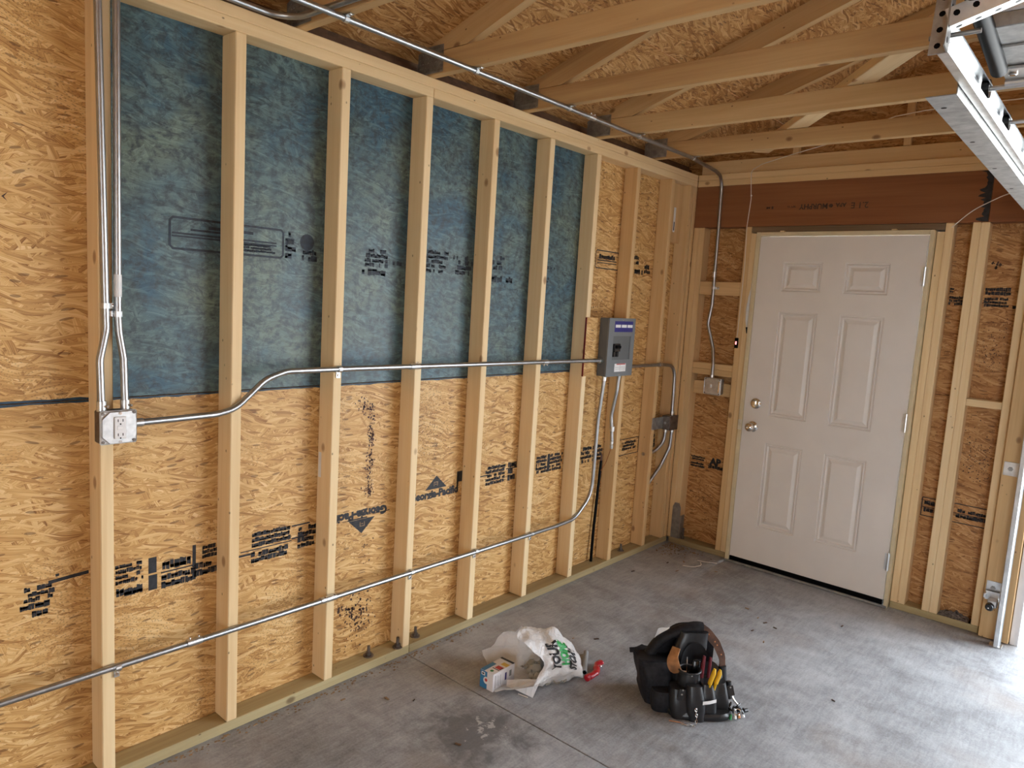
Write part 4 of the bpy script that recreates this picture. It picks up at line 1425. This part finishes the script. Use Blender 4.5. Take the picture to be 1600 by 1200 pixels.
gd = empty('garage_door', (4.4, 1.6, 2.19))
tag(gd, 'white sectional garage door raised overhead at the right edge', 'garage door')
secs = [(.48, .815), (.82, 1.17), (1.175, 1.70), (1.705, 2.235), (2.24, 2.60)]
for i, (a, b) in enumerate(secs):
    x0 = 1.966 if i == 0 else 2.0
    sct = part('section', MB().cbox((x0 + .004, a, 2.196), (6.85, b, 2.24), .003), 'white_vinyl', gd)
    part('end_stile', MB().cbox((x0, a + .002, 2.168), (2.085, b - .002, 2.1955), .002).cbox((x0, a + .11, 2.163), (2.085, a + .125, 2.168), .001), 'galv_dull' if i == 0 else 'galv_steel', sct)
    if i < 4:
        hp = part('hinge_plate', MB().cbox((x0 + .006, b - .085, 2.160), (2.080, b - .006, 2.1675), .002).cyl((x0 + .006, b, 2.155), (2.08, b, 2.155), .008, n=10), 'galv_steel', sct)
        for x in (1.992, 2.04):
            part('bolt', MB().lathe([(.009, 0), (.009, .003), (.006, .005)], frame((max(x, x0 + .02), b - .05, 2.160), (1, 0, 0), z=(0, 0, -1)), 10), 'chrome', hp)
for y in (.828, 1.175, 1.702, 2.237):
    rl = part('roller', MB().cyl((1.926, y, 2.150), (1.942, y, 2.150), .021, n=18), 'black_shiny', gd)
    part('roller_stem', MB().cyl((1.9425, y, 2.150), (2.09, y, 2.152), .0055, n=10), 'galv_steel', rl)
mb = MB().tube(fillet([(1.982, .12, 2.215), (1.979, .32, 2.182), (1.976, .64, 2.156), (1.975, .70, 2.150)], .5, 6), .0165, 14, True, .9)
part('rubber_seal', mb, 'black_rubber', gd, smooth=True, label='black rubber seal strip')

# ------------------------------------------------------------------ things on the floor
# --- plastic shopping bag lying open
A = Vector((.52, .854, 0)).normalized()
P_ = Vector((.854, -.52, 0)).normalized()
C0 = Vector((.468, 1.035, 0))
NB, NR = 40, 22


def bag_pt(u, w, grow=0.0):
    """u round the ring (0..1, starting at the floor on the near side), w from mouth (0) to closed end (1)"""
    an = 2 * PI * u
    wid = .125 * (1 - .10 * w) * (1 - max(0, w - .75) * 1.2)
    hgt = .205 * (1 - .16 * w - max(0, w - .7) * 1.3)
    s, c = math.sin(an), math.cos(an)
    x = c * wid * (1 + .12 * s)
    z = max(0.004, (.5 + .52 * s) * hgt)
    along = w * .275
    # slanted, flared mouth
    lip = (1 - w) ** 3
    along += lip * (.05 * s - .03 + .035 * math.sin(an * 3 + 1))
    along += lip * .085 * max(0, c) * (1 if s > -.35 else 0.25) * max(0, .9 - .7 * s)
    if s < -.2:
        x += lip * .06 * (1 if c > 0 else -.4) * abs(c)
        along -= lip * .03
    p = C0 + P_ * x + A * along
    nz = noise.noise((p.x * 16, p.y * 16, z * 16)) * .016 + noise.noise((p.x * 42 + 3, p.y * 42, z * 42)) * .007
    ridge = abs(noise.noise((u * 10, w * 3.2, 4))) * .032
    d = P_ * c + Vector((0, 0, 1)) * s
    p = p + d * (nz + ridge - .006 + grow)
    p.z = max(.002, z + d.z * (nz + ridge))
    return p


bag = empty('shopping_bag', tuple(C0 + A * .1))
tag(bag, 'crumpled white plastic shopping bag with green and black lettering, lying open on the floor', 'shopping bag')
mb = MB()
for i in range(NR + 1):
    for j in range(NB):
        mb.v.append(tuple(bag_pt(j / NB, i / NR)))
for i in range(NR):
    for j in range(NB):
        a, b = i * NB + j, i * NB + (j + 1) % NB
        mb.f.append((a, b, b + NB, a + NB))
e = len(mb.v)
cc = sum((Vector(mb.v[NR * NB + j]) for j in range(NB)), Vector()) / NB + A * .02
mb.v.append(tuple(cc))
for j in range(NB):
    mb.f.append((NR * NB + j, NR * NB + (j + 1) % NB, e))
# torn front flap reaching towards the camera
b = len(mb.v)
fl = [(.545, 1.00, .045), (.600, 1.045, .05), (.580, .985, .03), (.617, .975, .004), (.55, .96, .012), (.50, .945, .018), (.485, .965, .03)]
mb.v += fl
mb.f += [(b, b + 2, b + 1), (b + 2, b + 3, b + 1), (b, b + 4, b + 2), (b + 4, b + 3, b + 2), (b, b + 6, b + 4), (b + 6, b + 5, b + 4)]
body = part('bag_body', mb, 'bag_plastic', bag, smooth=True)
body.modifiers.clear()
# lettering wrapped onto the side that faces the camera
def wrap_text(txt, h, w0, u0, u1, mat, bold=.0012):
    tm = text_mb(txt, h, bold)
    mx = max(p[0] for p in tm.v)
    out = MB()
    vs = []
    for x, y, z in tm.v:
        u = u0 + (u1 - u0) * x / mx
        w = w0 - y / .275
        vs.append(bag_pt(u, w, .0065))
    out.add(vs, tm.f)
    return part('printed_lettering', out, mat, body)


wrap_text('YOUR', .050, .53, .0, .18, 'ink', .0034)
wrap_text('HOME', .040, .70, .03, .185, 'print_green', .0036)
wrap_text('STORE', .042, .87, .0, .18, 'ink', .0030)
part('small_print', bars_mb([(0, 0, .001, .001)]), 'ink', body) if False else None
# contents: crumpled film and dark bits
cont = MB()


def film(u, w):
    x = -.085 + .17 * u
    al = .045 + .16 * w
    z = .012 + .085 * math.sin(PI * u) * (.35 + .65 * w) + .03 * noise.noise((u * 6, w * 6, 1)) + .015 * noise.noise((u * 17, w * 17, 5))
    p = C0 + P_ * x + A * al
    return (p.x, p.y, max(.006, z))


co = tag(part('packaging_film', MB().grid(film, 22, 22), 'clear_film', None, smooth=True), 'crumpled clear packaging inside the shopping bag', 'packaging')
pk = C0 + P_ * .03 + A * .15
tag(part('fitting_bag', MB().lathe([(.01, .05), (.032, .07), (.036, .10), (.028, .13), (.008, .145)], Matrix.Translation((pk.x, pk.y, -.005)) @ Matrix.Rotation(.25, 4, 'X'), 14), 'panel_grey', None, smooth=True), 'dark grey item poking up inside the shopping bag', 'fitting')

# --- light bulb carton
bx = empty('bulb_carton', (.44, .95, 0))
tag(bx, 'small blue and white light bulb carton at the mouth of the shopping bag', 'carton')
BM = frame((.4745, .886, 0.0005), (-1, -.03, 0), z=(0, 0, 1))     # local x -> -x, local y -> -y  (flipped below)
BM = Matrix.Translation((.404, .887, .0006)) @ Matrix.Rotation(R_(1.5), 4, 'Z')
bw, bl, bh = .0705, .138, .076
part('carton_body', MB().cbox((0, 0, 0), (bw, bl, bh), .001), 'carton_white', bx, BM)
part('blue_panel', MB().box((.0008, -.0006, .001), (.038, 0, bh - .001)).box((.0008, 0, bh), (.022, bl * .55, bh + .0006)).box((-.0006, .001, .001), (0, bl - .001, bh - .001)), 'carton_blue', bx, BM, label='blue carton face')
part('round_emblem', MB().lathe([(.015, 0), (.015, .0005)], frame((.034, -.0006, .038), (1, 0, 0), z=(0, -1, 0)), 20), 'label_white', bx, BM)
part('emblem_centre', MB().lathe([(.007, 0), (.007, .0004)], frame((.034, -.0012, .040), (1, 0, 0), z=(0, -1, 0)), 14), 'label_red', bx, BM)
part('name_field', MB().box((.008, -.0012, .056), (.027, -.0006, .070)), 'label_white', bx, BM)
part('name_print', MB().box((.012, -.0016, .060), (.022, -.0012, .066)), 'ink', bx, BM)
part('top_emblem', MB().lathe([(.013, 0), (.013, .0005)], Matrix.Translation((.045, .020, bh)), 18), 'label_white', bx, BM)
part('emblem_print', MB().lathe([(.008, 0), (.008, .0004)], Matrix.Translation((.045, .020, bh + .0005)), 12), 'green_plastic', bx, BM)
part('top_picture', MB().box((.036, .048, bh), (.066, .072, bh + .0006)), 'label_red', bx, BM)
part('top_picture', MB().box((.036, .085, bh), (.068, .108, bh + .0006)), 'carton_yellow', bx, BM)
part('top_picture', MB().box((.0, .125, bh), (.0705, .1375, bh + .0006)), 'carton_black', bx, BM)
part('top_print', MB().box((.030, .040, bh), (.066, .044, bh + .0005)).box((.062, .048, bh + .0006), (.0655, .07, bh + .0009)), 'ink', bx, BM)
part('side_print', MB().box((bw, .012, .012), (bw + .0005, .016, .066)).box((bw, .024, .02), (bw + .0005, .026, .064)).box((bw, .034, .015), (bw + .0005, .036, .06)).box((bw, .046, .018), (bw + .0005, .048, .06)).box((bw, .104, .03), (bw + .0005, .118, .056)), 'grey_pvc', bx, BM)
part('side_badge', MB().box((bw, .076, .024), (bw + .0006, .086, .056)), 'label_blue', bx, BM)

# --- loose bits of conduit and tube cutter
pp = empty('pipe_offcut', (.58, 1.39, 0))
tag(pp, 'short grey pipe offcut lying between the shopping bag and tool bag', 'pipe')
q0, q1 = Vector((.652, 1.285, .0115)), Vector((.553, 1.437, .0115))
part('tube', MB().tube([q0, q1], .011, 18), 'grey_pvc', pp, smooth=True)
dd = (q0 - q1).normalized()
part('bore', MB().tube([q0 + dd * .0002, q0 + dd * .0006], .0085, 16), 'black_rubber', pp)
rd = empty('tube_cutter', (.665, 1.34, 0))
tag(rd, 'small red tube cutter on the floor beside the grey pipe offcut', 'cutter')
rp = [(.690, 1.265, .014), (.695, 1.295, .017), (.690, 1.325, .016), (.668, 1.352, .015), (.655, 1.385, .016), (.655, 1.410, .014)]
part('frame', MB().tube(fillet(rp, .05, 4), [.0165 - .003 * abs(math.sin(i * .55)) for i in range(len(fillet(rp, .05, 4)))], 12, True, .75), 'red_plastic', rd, smooth=True)
part('knob', MB().lathe([(.012, 0), (.0145, .004), (.0145, .016), (.010, .019)], frame((.690, 1.262, .016), (0, 0, 1), z=(.1, -1, .05)), 12), 'red_plastic', rd)
part('cutting_wheel', MB().lathe([(.008, -.002), (.009, 0), (.008, .002)], frame((.676, 1.368, .022), (1, 0, 0), z=(.3, .2, 1)), 14), 'chrome', rd)
part('roller', MB().tube([(.660, 1.372, .024), (.672, 1.392, .024)], .005, 10), 'red_plastic', rd)

# --- tool bag.  local frame: x to the right across the view, y away from the camera, z up
TX = Vector((.7526, .6584, 0)).normalized()
TYv = Vector((-TX.y, TX.x, 0))
TO = Vector((1.075, 1.405, 0))
TM = frame(TO, TX, z=(0, 0, 1))
tb = link('tool_bag', None, None, None, TM)
tag(tb, 'black electrician tool bag with brown leather strap standing on the concrete floor', 'tool bag')


def soft_box(cx, cy, z0, z1, wx, wy, taper=.9, lean=(0, 0), puff=.012, seed=0, nz=10, nr=32, p=3.2, amp=.006, top=True):
    """cushioned pouch: superellipse rings with noise"""
    mb = MB()
    for i in range(nz + 1):
        f = i / nz
        z = z0 + (z1 - z0) * f
        k = 1 + (taper - 1) * f
        bul = puff * math.sin(PI * min(1, f * 1.05))
        for j in range(nr):
            a = 2 * PI * j / nr
            c, s = math.cos(a), math.sin(a)
            rx = (wx / 2 * k + bul) * math.copysign(abs(c) ** (2 / p), c)
            ry = (wy / 2 * k + bul) * math.copysign(abs(s) ** (2 / p), s)
            n_ = noise.noise((rx * 18 + seed, ry * 18, z * 18)) * amp + noise.noise((rx * 50, ry * 50 + seed, z * 30)) * amp * .4
            mb.v.append((cx + lean[0] * f + rx * (1 + n_ * 8), cy + lean[1] * f + ry * (1 + n_ * 8), max(.001, z + n_)))
    for i in range(nz):
        for j in range(nr):
            a, b = i * nr + j, i * nr + (j + 1) % nr
            mb.f.append((a, b, b + nr, a + nr))
    mb.f.append(tuple(range(nr))[::-1])
    if top:
        mb.f.append(tuple(nz * nr + j for j in range(nr)))
    return mb


def tp_(name, mb, mat, parent=None, smooth=True, label=None):
    o = link(name, mb.mesh(name, smooth), mat, parent or tb, TM)
    W[o] = TM.copy()
    if smooth:
        md = o.modifiers.new('edge_split', 'EDGE_SPLIT')
        md.split_angle = R_(48)
    if label:
        o['label'] = label
    return o


# left body: nylon side with folds
tp_('side_pouch', soft_box(-.105, .055, .0, .172, .145, .16, .98, (-.03, .02), .004, 3, amp=.020, nr=44, nz=14), 'nylon_black')
tp_('lower_pocket', soft_box(-.085, -.035, .0, .085, .13, .07, .95, (-.005, 0), .006, 5), 'nylon_black')
# tall back panel, arching up to the carry strap


def back_panel(u, w):
    x = -.155 + .27 * u
    top = .135 + .165 * math.sin(PI * min(1, u * .78 + .05)) ** .8
    z = top * w
    y = .10 + .025 * math.sin(PI * u) - .03 * w + .012 * noise.noise((u * 7, w * 5, 3))
    return (x, y, max(.002, z))


mb = MB().grid(back_panel, 26, 14)
nb = len(mb.v)
mb.v += [(x, y + .035 - .015 * (z / .3), z) for x, y, z in mb.v]
fs = list(mb.f)
mb.f += [tuple(nb + i for i in q[::-1]) for q in fs]
nu, nv = 26, 14
for i in range(nu):
    a, b = i * (nv + 1) + nv, (i + 1) * (nv + 1) + nv
    mb.f.append((a, b, nb + b, nb + a))
for j in range(nv):
    for i in (0, nu):
        a = i * (nv + 1) + j
        q = (a, a + 1, nb + a + 1, nb + a)
        mb.f.append(q if i == 0 else q[::-1])
tp_('back_panel', mb, 'nylon_black')
# padded roll over the top of the back panel
roll = [(-.15, .085, .165), (-.12, .09, .215), (-.07, .09, .255), (-.01, .085, .285), (.035, .08, .298), (.062, .078, .296)]
tp_('padded_belt', MB().tube(fillet(roll, .1, 5), .026, 14, True, .8), 'nylon_black')
tp_('inner_sleeve', soft_box(-.005, .065, .12, .285, .12, .05, .95, (.03, .0), .008, 8), 'leather_black')
# front leather pockets
pockets = [(-.045, -.075, .0, .115, .075, .075, 'front_pocket'), (.012, -.085, .0, .135, .072, .080, 'front_pocket'), (.066, -.070, .0, .142, .060, .078, 'front_pocket'), (.118, -.035, .0, .130, .075, .075, 'front_pocket')]
for q, (cx, cy, z0, z1, wx, wy, nm) in enumerate(pockets):
    tp_(nm, soft_box(cx, cy, z0, z1, wx, wy, .88, (-.012, .012), .007, 11 + q, amp=.006), 'leather_black')
tp_('base_skirt', soft_box(.035, -.020, .0, .030, .26, .19, 1.0, (0, 0), .004, 30, amp=.006), 'leather_black')
tp_('main_body', soft_box(.045, .02, .0, .150, .22, .13, .92, (-.01, .01), .004, 21), 'leather_black')
tp_('round_pouch', soft_box(-.012, -.045, .085, .178, .080, .072, 1.0, (.0, .0), .003, 33, p=2.3, amp=.004, top=False), 'leather_black')
ring = [(-.012 + .043 * math.cos(a * PI / 12), -.045 + .039 * math.sin(a * PI / 12), .176) for a in range(25)]
tp_('pouch_rim', MB().tube(ring, .0045, 8, False), 'leather_black')
tp_('upright_flap', MB().grid(lambda u, w: (-.035 + .10 * u + .008 * w, .028 - .012 * w + .01 * math.sin(PI * u), .14 + .112 * w * (1 - .35 * (2 * abs(u - .5)) ** 3)), 14, 8), 'leather_black')
# strap of brown leather, arching to the right
st_path = fillet([(.055, .080, .292), (.085, .072, .275), (.120, .058, .238), (.143, .045, .190), (.146, .040, .148)], .08, 6)


def ribbon(path, width_dir, w, th):
    mb = MB()
    P = [Vector(p) for p in path]
    vs, fs = [], []
    for i, p in enumerate(P):
        t = (P[min(i + 1, len(P) - 1)] - P[max(i - 1, 0)]).normalized()
        wd = Vector(width_dir)
        wd = (wd - t * wd.dot(t)).normalized()
        n_ = t.cross(wd)
        ww_ = w(i / (len(P) - 1)) if callable(w) else w
        for a, b in ((-1, -1), (1, -1), (1, 1), (-1, 1)):
            vs.append(p + wd * a * ww_ / 2 + n_ * b * th / 2)
    for i in range(len(P) - 1):
        for k in range(4):
            k2 = (k + 1) % 4
            fs.append((i * 4 + k, i * 4 + k2, i * 4 + 4 + k2, i * 4 + 4 + k))
    fs.append((3, 2, 1, 0))
    e_ = (len(P) - 1) * 4
    fs.append((e_, e_ + 1, e_ + 2, e_ + 3))
    return mb.add(vs, fs)


stp = tp_('leather_strap', ribbon(st_path, (.62, .25, .75), lambda f: .042 - .017 * f, .004), 'leather_brown', label='brown leather strap with brass rivets')
for q in (2, 5, 8, 12, 16):
    if q < len(st_path):
        p = Vector(st_path[q])
        tp_('rivet', MB().lathe([(.003, 0), (.003, .0015)], frame(p + Vector((.0, -.0022, .0012)), (1, 0, 0), z=(-.1, -.87, .48)), 8), 'copper', stp)
tp_('strap_sleeve', MB().tube([(.146, .040, .155), (.150, .035, .09), (.158, .028, .03)], [.016, .018, .015], 12), 'leather_black')
tp_('side_tube', MB().tube([(.172, .02, .10), (.178, .015, .03)], [.010, .011], 10), 'leather_black')
loop = fillet([(-.062, -.005, .245), (-.082, -.030, .205), (-.068, -.045, .165), (-.030, -.035, .158)], .05, 6)
tp_('tan_loop', ribbon(loop, (.75, -.35, .3), lambda f: .034 + .016 * math.sin(PI * f), .004), 'leather_tan', label='tan leather loop')
tp_('green_tab', MB().cbox((.050, .052, .225), (.060, .060, .262), .003), 'green_plastic')
tp_('strap_end', ribbon(fillet([(-.150, .10, .165), (-.185, .11, .170), (-.225, .115, .163)], .05, 4), (0, .6, .8), .020, .004), 'nylon_black')
tp_('care_tag', MB().grid(lambda u, w: (-.130 + .048 * u + .012 * w, .095 + .004 * math.sin(6 * u), .232 + .042 * w + .010 * u), 6, 5), 'label_white', label='white fabric care tag')
tp_('tag_loop', MB().tube([(-.118, .088, .240), (-.096, .086, .232)], .004, 8), 'nylon_black')
tp_('maker_patch', MB().grid(lambda u, w: (.028 + .056 * u, -.128 + .006 * abs(u - .5) + .012 * u, .075 + .014 * w + .006 * u), 6, 2), 'label_white', label='small white name patch')
for q, (p0, p1) in enumerate((((-.052, -.112, .125), (-.062, -.118, .085)), ((.150, -.060, .125), (.158, -.070, .090)))):
    tp_('hanging_tab', ribbon([p0, ((p0[0] + p1[0]) / 2, p0[1] - .006, (p0[2] + p1[2]) / 2), p1], (1, 0, 0), .022, .004), 'leather_black')
for q, (x, y, z) in enumerate(((-.052, -.118, .128), (-.056, -.121, .112), (-.012, -.083, .170), (.150, -.066, .122))):
    tp_('rivet', MB().lathe([(.0035, 0), (.0035, .002)], frame((x, y, z), (1, 0, 0), z=(0, -1, .1)), 8), 'chrome')
tp_('metal_clip', MB().tube(fillet([(.158, -.072, .088), (.166, -.078, .074), (.180, -.078, .060)], .02, 4), .004, 8), 'chrome')


def chain(pts, parent=None, lr=.006):
    P = [Vector(p) for p in pts]
    mb = MB()
    seg = []
    for a, b in zip(P[:-1], P[1:]):
        n_ = max(1, int((b - a).length / (lr * 1.7)))
        for k in range(n_):
            seg.append((a.lerp(b, (k + .5) / n_), (b - a).normalized()))
    for k, (c, t) in enumerate(seg):
        w = Vector((0, 0, 1)).cross(t) if abs(t.z) < .8 else Vector((1, 0, 0))
        w = (w - t * w.dot(t)).normalized()
        if k % 2:
            w = t.cross(w)
        rp_ = [c + t * math.cos(a * PI / 5) * lr + w * math.sin(a * PI / 5) * lr * .62 for a in range(11)]
        mb.tube(rp_, lr * .2, 5, False)
    return tp_('chain', mb, 'chrome', parent)


chain([(.002, -.128, .060), (.006, -.135, .030), (.000, -.155, .006), (-.030, -.150, .004), (-.055, -.135, .004)])
tp_('hook', MB().tube([(-.055, -.135, .004), (-.080, -.130, .004), (-.098, -.126, .004)], .002, 6), 'copper')
kr = random.Random(12)
kb = MB()
for _ in range(16):
    c = Vector((.178 + kr.gauss(0, .016), -.078 + kr.gauss(0, .012), .038 + kr.gauss(0, .012)))
    d = Vector((kr.gauss(0, 1), kr.gauss(0, 1), kr.gauss(0, 1))).normalized()
    kb.tube([c - d * .010, c, c + d * .010], [.003, .005, .003], 7)
tp_('key_bundle', kb, 'black_shiny')
tp_('key_ring', MB().tube([(.176 + .013 * math.cos(a * PI / 8), -.098, .038 + .013 * math.sin(a * PI / 8)) for a in range(17)], .0022, 6, False), 'chrome')
for q, (dx, mt) in enumerate(((-.022, 'green_plastic'), (-.004, 'label_white'), (.012, 'copper'), (.028, 'label_white'))):
    tp_('color_tab', MB().tube([(.176 + dx, -.092 + .006 * q, .024), (.176 + dx * 1.2, -.100 + .008 * q, .006)], [.0045, .0065], 8), mt)
tp_('key_barrel', MB().tube([(.205, -.062, .022), (.232, -.050, .020)], [.008, .0075], 10), 'black_shiny')


def tool(name, label, cat, pieces):
    e_ = link(name, None, None, None, TM @ Matrix.Translation(pieces[0][3]))
    tag(e_, label, cat)
    for nm, mb_, mt, _ in pieces:
        o = link(nm, mb_.mesh(nm, True), mt, e_, TM)
        md = o.modifiers.new('edge_split', 'EDGE_SPLIT')
        md.split_angle = R_(48)
    return e_


Z0 = Vector((.07, -.06, .10))
h1 = MB().tube(fillet([(.058, -.085, .118), (.060, -.088, .150), (.072, -.085, .185), (.076, -.082, .204)], .06, 5), [.0075] * 2 + [.0112] * (len(fillet([(.058, -.085, .118), (.060, -.088, .150), (.072, -.085, .185), (.076, -.082, .204)], .06, 5)) - 3) + [.006], 12, True, .75)
h2 = MB().tube(fillet([(.080, -.080, .118), (.086, -.082, .150), (.097, -.078, .180), (.100, -.076, .198)], .06, 5), [.0075] * 2 + [.0112] * (len(fillet([(.080, -.080, .118), (.086, -.082, .150), (.097, -.078, .180), (.100, -.076, .198)], .06, 5)) - 3) + [.006], 12, True, .75)
jw = MB().cbox((.060, -.088, .070), (.080, -.078, .122), .003)
tool('pliers', 'yellow handled pliers standing in the front pocket of the tool bag', 'pliers', [('handle', h1, 'handle_yellow', Z0), ('handle', h2, 'handle_yellow', Z0), ('jaws', jw, 'galv_dull', Z0)])
Z1 = Vector((.05, -.03, .12))
g1 = MB().tube([(.040, -.035, .13), (.043, -.034, .19), (.047, -.030, .228)], [.007, .0078, .0055], 12)
g2 = MB().tube([(.068, -.030, .13), (.072, -.028, .19), (.073, -.026, .222)], [.006, .0068, .005], 12)
jw = MB().cbox((.045, -.036, .09), (.068, -.028, .135), .003)
tool('pliers', 'dark red handled pliers behind the yellow ones in the tool bag', 'pliers', [('handle', g1, 'handle_maroon', Z1), ('handle', g2, 'handle_maroon', Z1), ('jaws', jw, 'galv_dull', Z1)])
Z2 = Vector((.0, -.03, .12))
k1 = MB().cbox((.004, -.028, .12), (.034, -.010, .205), .004).tube([(.002, -.03, .207), (.020, -.03, .211), (.036, -.028, .207)], .004, 8)
tool('level', 'small black tool in the middle pocket of the tool bag', 'tool', [('body', k1, 'black_shiny', Z2)])
Z3 = Vector((-.02, -.03, .12))
k2 = MB().tube([(-.020, -.045, .13), (-.026, -.044, .228)], .0022, 7)
k3 = MB().tube([(-.012, -.050, .12), (-.016, -.048, .17)], [.004, .003], 8)
tool('screwdriver', 'thin steel screwdriver shaft in the round pouch of the tool bag', 'screwdriver', [('shaft', k2, 'chrome', Z3), ('tip', k3, 'chrome', Z3)])

# --- scraps on the floor
for lab, pts in (('curved white wire scrap on the floor in front of the door post, nearer piece', [(.31, 2.83, .0025), (.37, 2.86, .0025), (.39, 2.93, .0025), (.36, 2.97, .0025)]), ('white wire scrap on the floor in front of the door post, farther piece', [(.33, 2.99, .0025), (.37, 3.00, .0025), (.42, 3.03, .0025), (.44, 3.04, .0025)])):
    e_ = tag(part('wire_scrap', MB().tube(fillet(pts, .05, 5), .0022, 6), 'white_wire'), lab, 'wire')
tag(part('wire_scrap', MB().tube([(.555, .957, .0025), (.60, .965, .0025)], .0022, 6), 'white_wire'), 'tiny white wire scrap beside the front corner of the shopping bag', 'wire')
cr = random.Random(77)
chips = [(.95, 2.45), (1.0, 2.42), (1.06, 2.40), (.99, 2.28), (.86, 2.52), (1.08, 2.20), (.22, .55), (.30, .62), (.11, .42), (.42, 1.52), (.50, 1.60), (.19, 3.0), (.33, 2.72), (.5, 2.9), (.28, 2.9), (.22, 2.80), (1.5, 1.9), (.62, .55), (.15, 2.5), (1.3, 2.7), (.16, 3.06), (.25, 3.10), (.38, 3.08)]
for x, y in chips:
    a = cr.random() * 6
    s = cr.uniform(.006, .013)
    mb = MB().cbox((-s, -s * .35, 0), (s, s * .35, .003), .0008)
    o = link('wood_chip', mb.mesh('wood_chip'), cr.choice(('chip_wood', 'shade_and_chip_brown', 'ink_brown')), None, Matrix.Translation((x, y, .0004)) @ Matrix.Rotation(a, 4, 'Z'))
    tag(o, 'tiny dark wood chip lying loose on the concrete floor', 'wood chip', 'wood chips on the floor')
sd = MB()
for _ in range(240):
    y = cr.uniform(-.35, 1.3)
    x = .012 + abs(cr.gauss(0, .018))
    s = cr.uniform(.001, .003)
    sd.box((x, y, 0), (x + s * 2, y + s * 3, s * .8))
for _ in range(260):
    x, y = .03 + abs(cr.gauss(0, .10)), 3.165 - abs(cr.gauss(0, .10))
    s = cr.uniform(.001, .0035)
    sd.box((x, y, 0), (x + s * 2, y + s * 2, s))
so_ = tag(part('sawdust', sd, 'chip_wood', kind='stuff'), 'sawdust and crumbs along the bottom plates', 'sawdust')
